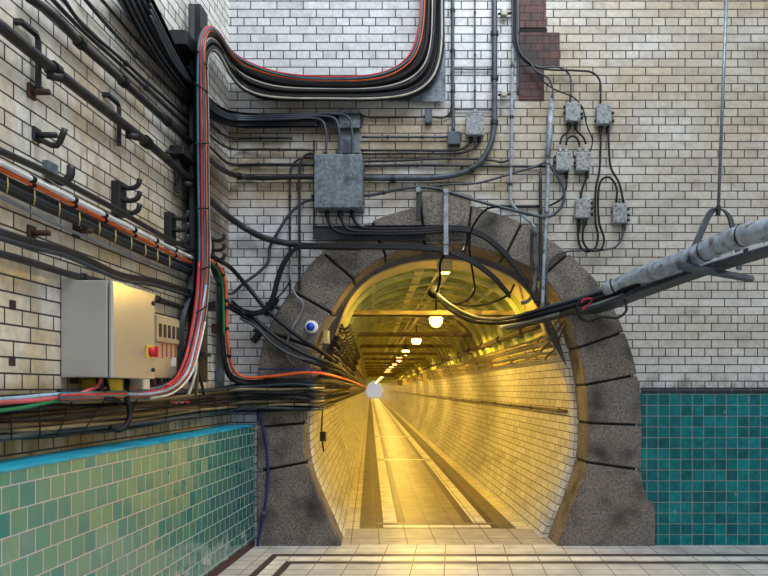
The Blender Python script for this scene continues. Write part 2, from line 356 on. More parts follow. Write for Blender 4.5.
struct(box('trim_2', ((638-PX0)/115, -.012, 0), (4.6, 0, CH-.035), 'tealtile', bevel=0))
struct(box('trim_3', ((641-PX0)/115, -.022, CH-.035), (4.6, 0, CH+.013), 'edgetile', bevel=.003))
M['scuff'] = mat('chipped glaze', (.55, .53, .5), .5, var=.3, scale=20, dirt=(.12, .11, .1), dscale=14, dlo=.45, dhi=.55)

def plane_uv(name, quads, m):
    bm = bmesh.new(); uv = bm.loops.layers.uv.new('UVMap')
    for q in quads:
        f = bm.faces.new([bm.verts.new(p) for p, _ in q])
        for lp, (_, t) in zip(f.loops, q): lp[uv].uv = t
    return bm
bm = plane_uv('floor', [[(V((-WA, -7.2, 0)), (-WA, -7.2)), (V((4.6, -7.2, 0)), (4.6, -7.2)), (V((4.6, .02, 0)), (4.6, .02)), (V((-WA, .02, 0)), (-WA, .02))]], None)
struct(obj('floor', bm, 'floor'))
TL = 100.0
qs = []
ys = [.02, 2, 5, 10, 20, 40, TL]
for a, b in zip(ys, ys[1:]):
    qs.append([(TU(s*1.0, y, -CH), (s*1.0, y)) for s, y in ((-1, a), (1, a), (1, b), (-1, b))])
struct(obj('floor_tunnel', plane_uv('f', qs, None), 'tfloor'))

# tunnel lining: brick side walls, then the iron vault
prof = [V((p.x, p.y, 0)) for p in curve2([(1.235, -.296), (1.217, -.635), (1.139, -.913), (1.02, -1.17), (.9, -1.36)])]
profU = [V((p.x, p.y, 0)) for p in curve2([(.965, .67), (1.025, .6), (1.10, .40), (1.185, .05), (1.215, -.296), (1.195, -.635), (1.12, -.913), (1.01, -1.16), (.89, -1.37)])]
def tunnel_wall(name, s):
    bm = bmesh.new(); uv = bm.loops.layers.uv.new('UVMap')
    ysl = [.30, .6, 1, 1.5, 2, 3, 4, 6, 8, 11, 15, 20, 28, 40, 60, TL]
    arc = [0]
    for a, b in zip(profU, profU[1:]): arc.append(arc[-1]+(b-a).length)
    g = [[bm.verts.new(TU(s*p.x, y, p.y)) for p in profU] for y in ysl]
    for i in range(len(ysl)-1):
        for k in range(len(profU)-1):
            f = bm.faces.new((g[i][k], g[i][k+1], g[i+1][k+1], g[i+1][k])); f.smooth = True
            for lp, t in zip(f.loops, ((ysl[i], arc[k]), (ysl[i], arc[k+1]), (ysl[i+1], arc[k+1]), (ysl[i+1], arc[k]))): lp[uv].uv = t
    e = [bm.verts.new(TU(s*(p.x+.12), ysl[0], p.y)) for p in profU]      # the raw edge of the lining at the mouth
    for k in range(len(profU)-1):
        f = bm.faces.new((g[0][k], g[0][k+1], e[k+1], e[k]))
        for lp, t in zip(f.loops, ((0, arc[k]), (0, arc[k+1]), (.12, arc[k+1]), (.12, arc[k]))): lp[uv].uv = t
    return struct(obj(name, bm, 'tunnelbrick'))
tunnel_wall('wall_tunnel_left', -1); tunnel_wall('wall_tunnel_right', 1)
VP = curve2([(-.985, .5), (-.945, .62), (-.857, .83), (-.715, .99), (-.56, 1.085), (-.32, 1.17), (0, 1.205), (.32, 1.17), (.56, 1.085), (.715, .99), (.857, .83), (.945, .62), (.985, .5)])
VP = [V((p.x, p.y, 0)) for p in VP]
def arch_strip(bm, y0, y1, d0=0, thick=0):
    def off(p, d): 
        q = V((p.x, p.y-.1, 0)); return p-q.normalized()*d
    A = [bm.verts.new(TU(off(p, d0).x, y0, off(p, d0).y)) for p in VP]; B = [bm.verts.new(TU(off(p, d0).x, y1, off(p, d0).y)) for p in VP]
    rows = [A, B]
    if thick:
        rows = [[bm.verts.new(TU(p.x, y0, p.y)) for p in VP], A, B, [bm.verts.new(TU(p.x, y1, p.y)) for p in VP]]
    for a, b in zip(rows, rows[1:]):
        for k in range(len(VP)-1): bm.faces.new((a[k], a[k+1], b[k+1], b[k]))
bm = bmesh.new()
for a, b in zip([.75, 3, 8, 20, 40], [3, 8, 20, 40, TL]): arch_strip(bm, a, b)
vault = struct(obj('ceiling', bm, 'vault', smooth=True))
bm = bmesh.new(); arch_strip(bm, .36, .78, .012, 1)
struct(obj('trim_4', bm, 'hoop', smooth=False))
# grey steel band closing the gap between the stone reveal and the vault
bm = bmesh.new()
mouth = [V(((p.x-446)/115, (PY0-p.y)/115, 0)) for p in inL[12:]+inR[12:][::-1]]
def rs(pl, N):
    tot = sum((b-a).length for a, b in zip(pl, pl[1:])); return [along(pl, i/(N-1))[0] for i in range(N)]
a = rs([V((p.x*1.03, p.y*1.03, 0)) for p in mouth], 40); b = rs([p.copy() for p in VP if p.y > .3], 40)
va = [bm.verts.new(TU(p.x, .31, p.y)) for p in a]; vb = [bm.verts.new(TU(p.x, .37, p.y)) for p in b]
for k in range(39): bm.faces.new((va[k], va[k+1], vb[k+1], vb[k]))
struct(obj('trim_5', bm, 'band'))
y = 1.0
for i in range(46):
    bm = bmesh.new(); arch_strip(bm, y, y+.035, .045, 1); obj('rib', bm, 'rib', vault); y += .55 if i < 24 else .9
for u, w in ((-.17, .045), (.02, .012), (.12, .03), (-.62, .02), (.62, .02)):
    h = max(1.19-.33*u*u-.02, .5) if abs(u) < .3 else 1.03
    bm = bmesh.new(); P = [TU(u-w, .8, h), TU(u+w, .8, h), TU(u+w, TL, h), TU(u-w, TL, h)]
    vs = [bm.verts.new(p) for p in P]+[bm.verts.new(p+V((0, 0, .03))) for p in P]
    for q in ((0, 1, 2, 3), (0, 4, 5, 1), (1, 5, 6, 2), (3, 7, 4, 0), (2, 6, 7, 3)): bm.faces.new([vs[k] for k in q])
    obj('purlin', bm, 'rib', vault)
M['endwall'] = mat('far whitewashed wall', (.75, .74, .76), .6)
bm = bmesh.new(); vs = [bm.verts.new(TU(u, TL, h)) for u, h in ((-1.4, -1.4), (1.4, -1.4), (1.4, 1.4), (-1.4, 1.4))]; bm.faces.new(vs)
struct(obj('wall_tunnel_end', bm, 'endwall'))

# stone arch: every voussoir a part
arch = empty('stone_arch', (TX, 0, 0), 'grey stone arch ring framing the lit tunnel mouth', 'arch')
def stone(name, inn, out, front=-.035, back=.31):
    cx = sum(p[0] for p in inn+out)/len(inn+out); cy = sum(p[1] for p in inn+out)/len(inn+out)
    ring = inn+out[::-1]; bm = bmesh.new(); fr = []; bk = []
    for x, y in ring:
        fr.append(bm.verts.new((w2((x, y))[0], front, w2((x, y))[1]))); bk.append(bm.verts.new((w2((x, y))[0]+TS*back*.9, back, w2((x, y))[1])))
    n = len(ring); bm.faces.new(fr); bm.faces.new(bk[::-1])
    for k in range(n): bm.faces.new((fr[k], fr[(k+1) % n], bk[(k+1) % n], bk[k]))
    return obj(name, bm, 'stone', arch, bevel=.012)
def seg(a, b, n, c):   # curve piece with the ends pulled in by half a joint
    out = [(p.x, p.y) for p in c]; p, q = V(c[0]), V(c[-1]); d = (q-p).normalized()*1.15
    out[0] = (p.x+d.x, p.y+d.y); out[-1] = (q.x-d.x, q.y-d.y); return out
for J, ci, co in ((RJ, inR, outR), (LJ, inL, outL)):
    for i in range(8):
        inn = seg(0, 0, 0, ci[i*4:i*4+5]); out = seg(0, 0, 0, co[i*4:i*4+5])
        if i == 0:
            k = 1 if J is RJ else -1
            inn[0] = (J[0][0][0], 546); 
            if J is RJ: out = [(654, 546), (654.3, 520), (654, 505), (647, 499), (642, 486), (640.5, 471)]
            else: out = [(258, 546), (258, 520), (258, 505), (258, 490), (258, 480), (258, 472.5)]
            out = out[:]
        stone('voussoir' if i else 'base_stone', inn, out)
stone('keystone', [(426.5, 246), (446, 245), (465.5, 246)], [(421, 197), (446, 193), (472, 197)], front=-.06)
bm = bmesh.new()
for ci, co in ((inR, outR), (inL, outL)):
    a = [bm.verts.new((w2(p)[0], -.01, w2(p)[1])) for p in ci]; b = [bm.verts.new((w2((p.x+(446-p.x)*.03, p.y))[0], -.01, w2(p)[1])) for p in co]
    a2 = [bm.verts.new((w2(p)[0]*1.012+TS*.29, .29, CH+(w2(p)[1]-CH)*1.012)) for p in ci]
    a1 = [bm.verts.new((w2(p)[0]*1.012, -.01, CH+(w2(p)[1]-CH)*1.012)) for p in ci]
    for k in range(len(ci)-1): bm.faces.new((a[k], a[k+1], b[k+1], b[k])); bm.faces.new((a1[k], a1[k+1], a2[k+1], a2[k]))
obj('mortar_bed', bm, 'mortar', arch)

# red brown brick patches at the top of the wall
for (x0, y0, x1, y1, nm) in ((519, -60, 546, 28.5, 'trim_6'), (519, 33, 559.5, 66.5, 'trim_7'), (519, 67, 544, 100.5, 'trim_8')):
    a, b = w2((x0, y1)), w2((x1, y0)); struct(box(nm, (a[0], -.012, a[1]), (b[0], 0, b[1]), 'redbrick', bevel=.004))
a, b = w2((519, 33)), w2((547, 28.5)); struct(box('trim_9', (a[0], -.006, a[1]), (b[0], 0, b[1]), 'mortar', bevel=0))

# ================================================================ TUNNEL FITTINGS
ORD = ['nearest', 'second', 'third', 'fourth', 'fifth', 'sixth', 'seventh', 'eighth', 'ninth', 'tenth', 'eleventh', 'twelfth', 'thirteenth', 'fourteenth',
       'fifteenth', 'sixteenth', 'seventeenth', 'eighteenth', 'nineteenth', 'twentieth', 'twenty-first', 'twenty-second', 'twenty-third', 'twenty-fourth', 'twenty-fifth', 'twenty-sixth']
def lathe(bm, c, prof, n=16):
    rings = [[bm.verts.new(c+V((r*math.cos(2*math.pi*k/n), r*math.sin(2*math.pi*k/n), z))) for k in range(n)] for r, z in prof]
    for a, b in zip(rings, rings[1:]):
        for k in range(n): bm.faces.new((a[k], a[(k+1) % n], b[(k+1) % n], b[k]))
    bm.faces.new(rings[0]); bm.faces.new(rings[-1][::-1])
for i in range(26):
    y = 2.9+3.6*i; c = TU(.21, y, .96)
    t = empty('tunnel_lamp', c, 'glowing globe lamp, %s one from the tunnel mouth in the row under the vault' % ORD[i], 'lamp', 'globe lamps along the tunnel')
    bm = bmesh.new(); lathe(bm, c, [(.001, -.15), (.05, -.135), (.083, -.085), (.094, -.03), (.066, .0)]); obj('globe', bm, 'globe', t, True)
    bm = bmesh.new(); lathe(bm, c, [(.1, -.012), (.1, .0), (.06, .03), (.03, .06), (.02, .09)]); obj('lamp_cap', bm, 'lampmetal', t, True)
    tubeobj('stem', [c+V((0, 0, .08)), c+V((0, 0, .24))], .012, 'lampmetal', t)
    ld = bpy.data.lights.new('lamp_light', 'SPOT'); ld.energy = 190 if i < 6 else 140; ld.color = (1, .63, .11); ld.shadow_soft_size = .06; ld.spot_size = R_(172); ld.spot_blend = .25
    lo = bpy.data.objects.new('lamp_light', ld); C.objects.link(lo); lo.location = c+V((0, 0, -.16))
t = empty('bulkhead_lamp', TU(.045, .5, 1.15), 'small bulkhead lamp tucked just behind the crown of the arch', 'lamp')
c = TU(.045, .5, 1.135); tubeobj('glass', [c+V((-.05, 0, 0)), c+V((-.035, 0, -.02)), c+V((.035, 0, -.02)), c+V((.05, 0, 0))], [.012, .028, .028, .012], 'globe', t, 12); box('housing', c+V((-.07, -.04, .02)), c+V((.07, .04, .06)), 'lampmetal', t); box('hood', c+V((-.07, -.052, -.034)), c+V((.07, -.042, .06)), 'hoop', t)
ld = bpy.data.lights.new('lamp_light', 'SPOT'); ld.energy = 125; ld.color = (1, .63, .11); ld.shadow_soft_size = .05; ld.spot_size = R_(174); ld.spot_blend = .3
lo = bpy.data.objects.new('lamp_light', ld); C.objects.link(lo); lo.location = c+V((0, 0, -.05))
for i in range(14):
    y = 1.2+2.6*i
    bm = bmesh.new(); P = TU(-.88, y, .8); Q = TU(.90, y, .8)
    addbox(bm, (P.x, y, CH+.77), (Q.x, y+.012, CH+.83)); addbox(bm, (P.x, y, CH+.77), (Q.x, y+.06, CH+.782))
    tag(obj('crossbar', bm, 'beam'), 'painted steel angle spanning the vault, %s from the mouth' % ORD[i], 'beam', 'crossbars under the vault')
def tun(px, py, off, ts=(0.4, 1, 3, 8, 20, 45)):     # continue a cable down the tunnel from a point on the front wall
    p = F(px, py, off); return [p+V((TS*t, t, 0)) for t in ts]
# right wall pipes in the tunnel
TR = [.45, 1, 2, 4, 8, 16, 32, 60]
for u, h, r, lab in ((.985, .60, .035, 'thick brown pipe along the top of the right tunnel wall'), (1.055, .47, .014, 'upper of three thin pipes on the right tunnel wall'),
                     (1.085, .40, .016, 'middle of three thin pipes on the right tunnel wall'), (1.115, .325, .016, 'lower of three thin pipes on the right tunnel wall')):
    o = cable('pipe', lab, [TU(u-r-.03, y, h) for y in TR], r, 'brown' if r > .02 else 'beam', 'pipe', clips=[.01+.02*k for k in range(14)], n=2)
cable('handrail', 'long brown rail along the right tunnel wall', [TU(1.185, y, -.21) for y in TR], .016, 'brown', 'rail', clips=[.004+.018*k for k in range(12)], n=2)
for k, (px, py) in enumerate(((541, 334), (544, 344), (548, 352))):
    cable('cable', 'cable tail looping onto the right tunnel wall, %s of three' % ('top', 'middle', 'bottom')[k],
          [F(568, 306+k*7, -.12), F(562, 316+k*8, -.2), F(px+6, py-2, -.42), F(px, py+3, -.55), F(px-3, py+8, -.6)], .009, 'brown')
for i, y in enumerate((13.8, 19.5, 25, 31)):
    bm = bmesh.new()
    addbox(bm, TU(.93, y, .2), TU(1.16, y+.08, .62)); addbox(bm, TU(.80, y, .55), TU(1.0, y+.08, .66))
    tag(obj('pipe_bracket', bm, 'hoop'), 'pale pipe bracket high on the right tunnel wall, %s one in' % ORD[i], 'bracket', 'pipe brackets in the tunnel')
# left wall brackets and rack cables
for i in range(16):
    y = .42+.42*i; t = empty('cable_bracket', TU(-1.1, y, .2), 'dark toothed cable bracket on the left tunnel wall, %s from the mouth' % ORD[i], 'bracket', 'cable brackets in the tunnel')
    tubeobj('plate', [TU(-.955, y, .64), TU(-1.06, y, .36), TU(-1.15, y, .0), TU(-1.165, y, -.14)], .022, 'dark', t, 4, smooth=False)
    for k in range(7):
        h = .58-.11*k; u = -.975-.035*k*1.0
        tubeobj('hook', cr([TU(u, y, h), TU(u+.06, y, h-.02), TU(u+.11, y, h-.005), TU(u+.13, y, h+.03)], 2), .011, 'brown', t, 5)
for k in range(13):
    h = .60-.055*k; u = -.92-.0175*k
    cable('cable', 'brown cable on the brackets of the left tunnel wall', [TU(u+random.uniform(-.01, .01), y, h+random.uniform(-.012, .012)) for y in (.36, .8, 1.4, 2, 3, 5, 8, 14, 24, 50)], random.choice((.012, .016, .02)),
          random.choice(('brown', 'brown', 'black2')), group='rack cables in the tunnel', n=3)
# a rod with a fitting on the left tunnel wall
t = empty('wall_rod', F(338, 408, -.6), 'thin rod with a small fitting hanging on the left tunnel wall', 'rod')
ra = [TU(-1.16, 1.2, -.17), TU(-1.175, 1.2, -.5), TU(-1.15, 1.2, -.66)]
tubeobj('rod', ra, .008, 'rust', t); bm = bmesh.new(); addbox(bm, ra[1]+V((-.01, -.03, -.05)), ra[1]+V((.05, .03, .05))); obj('fitting', bm, 'dark', t, bevel=.006)

# ================================================================ FRONT WALL: BIG SWEEP AND COLUMN
cI = [(60, 393), (110, 391), (150, 389), (172, 380), (183, 362), (190, 335), (196, 300), (197.5, 250), (196.5, 180), (196, 120), (196, 62), (199, 34), (207, 25), (218, 31), (230, 50), (246, 61), (280, 73), (320, 77), (368, 76), (394, 68), (410, 55), (417, 38), (421, 10), (421, -30)]
cO = [(60, 400), (110, 398), (155, 396), (182, 385), (195, 362), (203, 330), (208, 290), (209, 250), (208, 180), (208, 120), (207, 76), (208, 59), (213, 51), (220, 57), (230, 75), (243, 91), (265, 99.5), (330, 100.5), (380, 100.5), (415, 96), (434, 82), (443, 55), (444, 10), (444, -30)]
PR = pairs(cI, cO, 5)
NB = len(PR); TRN = 11*5
def strand(t0, t1, off, r, m, label, group=None, wig=.012):
    ph = random.random()*6; pts = []
    for i, (a, b) in enumerate(PR):
        s = min(1, max(0, (i-TRN+6)/14)); s = s*s*(3-2*s); t = t0+(t1-t0)*s + wig*math.sin(i*.35+ph)
        q = a.lerp(b, t); o2 = off+.04*max(0, 1-abs(i-TRN)/16)
        pts.append(W(q.x, q.y, o2))
    # ease the jump at the corner of the two walls
    for _ in range(3):
        pts = [pts[0]]+[(pts[i-1]+pts[i]*2+pts[i+1])/4 for i in range(1, len(pts)-1)]+[pts[-1]]
    return tag(tubeobj('cable', pts, r, m), label, 'cable', group)
GB = 'cables of the bundle sweeping across the upper wall'
strand(.15, .035, .17, .0075, 'teal', 'teal cable on the left edge of the colourful vertical run', GB)
strand(.42, .0, .18, .0085, 'red', 'red cable down the column and along the top of the big sweep', GB)
strand(.64, .06, .18, .0075, 'teal', 'second teal cable, right of the red one in the vertical run', GB)
strand(.84, .14, .17, .0065, 'orange', 'orange cable at the right edge of the upper vertical run', GB)
strand(.98, .09, .16, .0075, 'bluegrey', 'slate blue cable right of the orange one in the vertical run', GB)
for k in range(10):
    strand(.02+.095*k, .16+.086*k, .10+.02*(k % 3), .016 if k % 2 else .019, ('black', 'black2')[k % 2], 'black cable in the thick bundle sweeping across the upper white wall', GB)
strand(.5, .50, .145, .007, 'beige', 'upper pale grey cable in the big black sweep', GB)
strand(.6, .58, .145, .007, 'beige', 'middle pale grey cable in the big black sweep', GB)
strand(1.02, .90, .15, .0085, 'beige', 'lowest and thickest pale cable in the big black sweep', GB)
# cable ties round the sweep and the column
for i in (28, 33, 38, 43, 48, 52):
    a, b = PR[i]; p = [W(*(a.lerp(b, t).xy), .205) for t in (-.03, .25, .5, .75, 1.03)]
    bm = bmesh.new(); tube(bm, p, .006, 6); tag(obj('cable_tie', bm, 'black', smooth=True), 'black tie strapped across the bundle of the big sweep', 'cable tie', 'ties of the big sweep')
# perforated tray behind
def ribbon_tray(name, pr, off, m, label, lip=.03, ext=(0, 1)):
    bm = bmesh.new(); rows = []
    for a, b in pr:
        p = a.lerp(b, ext[0]); q = a.lerp(b, ext[1]); P, Q = W(p.x, p.y, off), W(q.x, q.y, off); P2, Q2 = W(p.x, p.y, off+lip), W(q.x, q.y, off+lip)
        rows.append([bm.verts.new(x) for x in (P2, P, Q, Q2)])
    for a, b in zip(rows, rows[1:]):
        for k in range(3): bm.faces.new((a[k], a[k+1], b[k+1], b[k]))
    o = obj(name, bm, m); md = o.modifiers.new('thick', 'SOLIDIFY'); md.thickness = .004
    return tag(o, label, 'cable tray')
ribbon_tray('cable_tray', PR[78:], .05, 'tray', 'dark steel tray behind the cables of the big sweep', ext=(.02, 1.0))
bm = bmesh.new()
vs = [bm.verts.new(F(x, y, .05)) for x, y in ((388, 101.5), (445.5, 101.5), (445.5, 40), (440, 62), (428, 84), (408, 97))]; bm.faces.new(vs)
o = obj('corner_plate', bm, 'galvbox'); md = o.modifiers.new('t', 'SOLIDIFY'); md.thickness = .004; tag(o, 'perforated steel corner plate under the bend of the big sweep', 'plate')
# the upright tray of the column: a side plate standing out of the wall
t = empty('upright_tray', L(192, 300, .1), 'tall dark upright cable tray standing out from the left wall', 'cable tray')
y0 = L(191, 200, .02).y
tubeobj('side_plate', cr(WW([(192, 5), (192, 60), (192, 200), (191, 285), (187, 303), (183, 318), (181, 350), (180, 388)], .06), 4), .024, 'tray', t, 4, smooth=False)
box('back_plate', (-WA, y0, CH+.05), (-WA+.09, y0+.14, L(192, 9, .0).z), 'dark', t, .002)
for zz in (1.6, 2.2, 2.9): box('rung', (-WA, y0, zz), (-WA+.12, y0+.13, zz+.03), 'tray', t, .002)
box('wall_bracket', (-WA, y0-.32, L(180, 45, .03).z-.05), (-WA+.12, y0-.02, L(180, 45, .03).z+.05), 'dark', t, .004)
box('wall_bracket', (-WA, y0-.32, L(180, 155, .03).z-.03), (-WA+.1, y0-.02, L(180, 155, .03).z+.03), 'dark', t, .004)

# second tray below with three grey cables going into the square box
P2 = pairs([(152, -4), (166, 24), (182, 58), (205, 92), (222, 107), (240, 112), (290, 113), (362, 113)], [(114, -4), (140, 36), (166, 74), (205, 116), (222, 124), (240, 128), (290, 128), (362, 128)], 5)
ribbon_tray('cable_tray', P2, .04, 'tray', 'dark perforated tray turning the corner above the square grey box', lip=.05)
a, b = w2((339, 155)), w2((360.5, 112))
tag(box('end_plate', (a[0], -.05, a[1]), (b[0], -.03, b[1]), 'galvbox'), 'mottled steel plate where the tray cables drop into the square box', 'plate')
for k, x in enumerate((326, 339, 352)):
    cable('cable', 'grey cable dropping into the top of the square box, %s of three' % ('left', 'middle', 'right')[k],
          WW([(150, 4+6*k), (176, 56+5*k), (205, 102-k*3), (222, 116-2*k), (240, 120-2*k), (290, 119-2*k), (x-14, 118-2*k), (x-4, 121-2*k), (x, 131), (x, 156)], .10), .0105, 'bluegrey')
for k in range(5):
    cable('cable', 'dark cable lying in the tray above the square box', WW([(146-6*k, -4), (160-4.5*k, 26+2*k), (180-3*k, 62+3*k), (205, 97+4*k), (222, 111+3*k), (240, 115+2.6*k), (290, 116+2.4*k), (318, 116+2.4*k)], .075), .012, ('black', 'black2')[k % 2], group='dark cables in the corner tray')

def jbox(name, x0, y0, x1, y1, dep, m, label, top=(), bot=(), side=(), off=0, group=None, lid=True, gm='jbox'):
    a, b = F(x0, y1, off+dep), F(x1, y0, off+dep); t = empty(name, V(((a.x+b.x)/2, -off, a.z)), label, 'junction box', group)
    w = b.x-a.x; h = b.z-a.z
    bx = [V((a.x, -off-dep*.8, a.z)), V((b.x, -off, b.z))]
    box('body', bx[0], bx[1], m, t, min(.012, w*.12))
    if lid:
        ld_ = box('lid', (a.x-.002, -off-dep, a.z+.002), (b.x+.002, -off-dep*.8, b.z+.002), m, t, min(.008, w*.08))
        for sx in (.14, .86):
            for sz in (.12, .88):
                bm = bmesh.new(); p = V((a.x+w*sx, -off-dep, a.z+h*sz)); tube(bm, [p, p-V((0, .004, 0))], .006 if w > .2 else .005, 8); obj('screw', bm, 'dark', ld_)
    for xs, zz, dz in [(x, b.z, 1) for x in top]+[(x, a.z, -1) for x in bot]:
        p = F(xs, 0, off+dep*.4); p.z = zz; tubeobj('gland', [p-V((0, 0, dz*.005)), p+V((0, 0, dz*.05))], [.017, .015] if w < .2 else .02, gm if dz > 0 else 'black', t, 10)
    for zs, sgn in side:
        p = F(x1 if sgn > 0 else x0, zs, off+dep*.4); tubeobj('gland', [p-V((sgn*.006, 0, 0)), p+V((sgn*.022, 0, 0))], .013, 'dark', t, 8)
    return t
jbox('junction_box', 314, 154, 362, 208, .17, 'galvbox', 'large square galvanised box on the front wall above the arch', top=(326, 339, 352), bot=(327, 340, 352), side=((170, 1), (203, 1), (196, -1)), gm='galv')
a, b = F(315, 209, .16), F(361, 204, .16); 
jbox('junction_box', 425, 109, 432, 123, .05, 'bluepipe', 'narrow grey box just right below the big sweep corner', lid=True)
jbox('junction_box', 447.5, 131, 460.5, 144.5, .06, 'bluepipe', 'small dark square box under the thin upright pipe')
jbox('junction_box', 466, 113, 484, 135, .08, 'jbox', 'pale weathered box hanging between the upright pipes', bot=(471, 479), top=(475,))

# ---- runs along the front wall
cable('pipe', 'thin pipe turning the corner, uppermost of the plain runs left of the square box', WW([(83, -3), (105, 23), (142, 62), (190, 107), (207, 122), (222, 134), (234, 138.5), (262, 138), (292, 138)], .035), .011, 'pipe', 'pipe', clips=[.2, .45, .7, .9])
cable('pipe', 'thin pipe turning the corner, second of the plain runs left of the square box', WW([(62, -3), (80, 22), (120, 58), (190, 120), (207, 133), (224, 146), (236, 149.5), (262, 149.5), (315, 150)], .035), .011, 'pipe', 'pipe', clips=[.2, .5, .75, .9])
cable('pipe', 'straight dark pipe, third of the plain runs left of the square box', WW([(50, -3), (80, 28), (120, 64), (190, 129), (210, 147), (228, 163), (236, 164.5), (262, 164.5), (314, 164.5)], .03), .012, 'pipe', 'pipe', clips=[.3, .6, .85])
cable('pipe', 'thick dark pipe bending round the corner to the left side of the square box', WW([(28, -3), (55, 17), (80, 43), (110, 70), (150, 106), (190, 142), (207, 157), (222, 169.5), (240, 176.5), (265, 178), (290, 177), (316, 177)], .05), .022, 'pipe', 'pipe', clips=[.12, .25, .42, .6, .8], cmat='black')
cable('pipe', 'thickest black pipe slanting down the left wall and sagging onto the arch', WW([(-6, 21), (35, 55), (118, 120), (150, 145), (190, 180), (207, 197), (229, 217), (245, 228), (262, 237), (280, 242), (300, 245)], .075)+[F(330, 247, .1), F(360, 247.5, .1)], .028, 'pipe', 'pipe', clips=[.1, .33], cmat='black')
# right of the square box
cable('cable', 'thin cable from the end plate to the narrow grey box', FF([(361, 115), (370, 117.5), (395, 117.5), (425, 117)], .03), .007, 'black2')
cable('cable', 'short looped cable from the narrow grey box up the wall', FF([(432, 117), (444, 117.5), (450, 113), (452, 100), (451.5, 70)], .025), .008, 'black2')
cable('conduit', 'straight steel conduit ending at the small dark square box', FF([(362, 137), (400, 137), (448, 137)], .03), .011, 'bluepipe', 'conduit', clips=[.3, .7])
cable('cable', 'black cable curving up to the left gland of the pale weathered box', FF([(361, 150.5), (400, 150.5), (455, 150.3), (464, 148), (470, 142), (471, 134)], .03), .009, 'black2', clips=[.3, .6])
cable('cable', 'black cable curving up to the right gland of the pale weathered box', FF([(361, 154), (400, 153.5), (462, 152.5), (473, 149), (479, 141), (479, 134)], .03), .009, 'black2', clips=[.35])
cable('pipe', 'dark pipe dipping near its right end below the pale weathered box', FF([(362, 161.5), (400, 160.5), (446, 158.5), (490, 160), (502, 162), (509, 160)], .03), .010, 'pipe', 'pipe', clips=[.15, .6])
cable('pipe', 'straight dark pipe just above the thick bent conduit', FF([(362, 166), (420, 165), (480, 166), (545, 166.5)], .025), .011, 'pipe', 'pipe', clips=[.3, .55])
cable('conduit', 'thick steel conduit bending from the square box up to the ceiling', FF([(361, 178), (400, 178.3), (436, 177.5), (462, 173), (478, 164), (488, 150), (493.5, 132), (494.5, 100), (494.5, 50), (494.5, -30)], .045), .025, 'bluepipe', 'conduit', clips=[.1, .35, .52, .66, .8], cmat='pipe')
cable('conduit', 'upright steel conduit beside the corner plate ending at the small dark box', FF([(452.8, -30), (452.8, 60), (453, 110), (453.5, 132)], .03), .015, 'bluepipe', 'conduit', clips=[.25, .5, .75], cmat='pipe')
cable('conduit', 'thin upright conduit feeding the top of the pale weathered box', FF([(475, -30), (475, 60), (475, 112)], .03), .007, 'bluepipe', 'conduit', clips=[.3, .6, .85], cmat='pipe')
for k, yy in enumerate((69, 109.5)):
    cable('pipe', ('upper', 'lower')[k]+' short horizontal rod between the upright conduits', FF([(454, yy), (493, yy+.3)], .02), .007, 'bluepipe', 'rod')
cable('conduit', 'upright conduit left of the red brick patch kinking down to the arch', FF([(514, -30), (513, 40), (512, 90), (511.5, 150), (510.5, 190), (511.5, 203), (518, 211), (530, 222), (535, 228)], .05), .013, 'paintpipe', 'conduit', clips=[.1, .36, .55, .8], cmat='pipe')
cable('conduit', 'second upright conduit close against the red brick patch', FF([(518.5, -30), (518, 40), (518, 95)], .03), .011, 'bluepipe', 'conduit', clips=[.5])
for k, (yy, l) in enumerate(((13, 'upper'), (94, 'lower'))):
    t = empty('pipe_valve', F(504, yy, .04), '%s small brass and rust fitting left of the upright conduit' % l, 'fitting')
    tubeobj('stub', FF([(498, yy+1), (513, yy)], .04), .010, 'rust', t); box('knob', F(501, yy+2, .07), F(507, yy-2, .03), 'beige', t, .01)
# g, h
cable('cable', 'grey cable rising from the square box and drooping right to the pale pole', FF([(361, 195.5), (372, 195), (390, 191), (412, 187.5), (436, 188.5), (455, 194), (476, 200.5), (500, 207), (525, 213), (546, 218)], .06), .014, 'bluegrey', clips=[.12, .42])
cable('cable', 'thinner grey cable climbing right to the top of the pale pole', FF([(430, 187), (447, 184.5), (462, 184), (478, 183), (497, 178), (520, 171), (538, 165.5), (548, 160)], .05), .010, 'bluegrey', clips=[.28])
cable('pipe', 'short horizontal dark pipe left of the pale pole', FF([(500, 206), (540, 206)], .02), .011, 'pipe', 'pipe')
cable('cable', 'grey cable looping from the pole joint round to the arch', FF([(549.5, 165), (556, 174), (563, 187), (564, 200), (556, 213), (545, 218)], .06), .013, 'bluegrey')
cable('cable', 'thin grey drop cable curving down over the arch into the mouth', FF([(499, 206.5), (487, 209), (476, 221), (471, 232), (469.5, 250)], .11)+[F(471, 262, .1), F(473.5, 278, .04), F(474, 292, -.05), F(466, 302, -.1)], .009, 'matt')
t = cable('pole', 'pale grey painted pole standing over the right of the arch', FF([(553, 95), (551, 100)], .06)+FF([(551, 102), (547.5, 162), (548, 168), (546.5, 215), (544.5, 250), (543, 285), (542.5, 307)], .06), .016, 'paintpipe', 'pole', clips=[.32, .55, .86], cmat='galv')
tubeobj('wrap', FF([(551.5, 104), (549.5, 135), (547.5, 158)], .06), .024, 'paintpipe', t, 10)
cable('pipe', 'rusty dark pipe standing on the arch left of the pale pole', FF([(534.5, 228), (534.5, 250), (534, 290), (528, 301), (521, 303)], .07), .016, 'bluepipe', 'pipe', clips=[.08, .5], cmat='pipe')
cable('pipe', 'black pipe standing on the arch just beside the pale pole', FF([(540.5, 172), (540.5, 230), (540, 300)], .05), .014, 'pipe', 'pipe', clips=[.3])
cable('pipe', 'thin rust brown pipe left of the rusty dark pipe on the arch', FF([(531, 229), (531, 296)], .05), .006, 'rust', 'pipe')
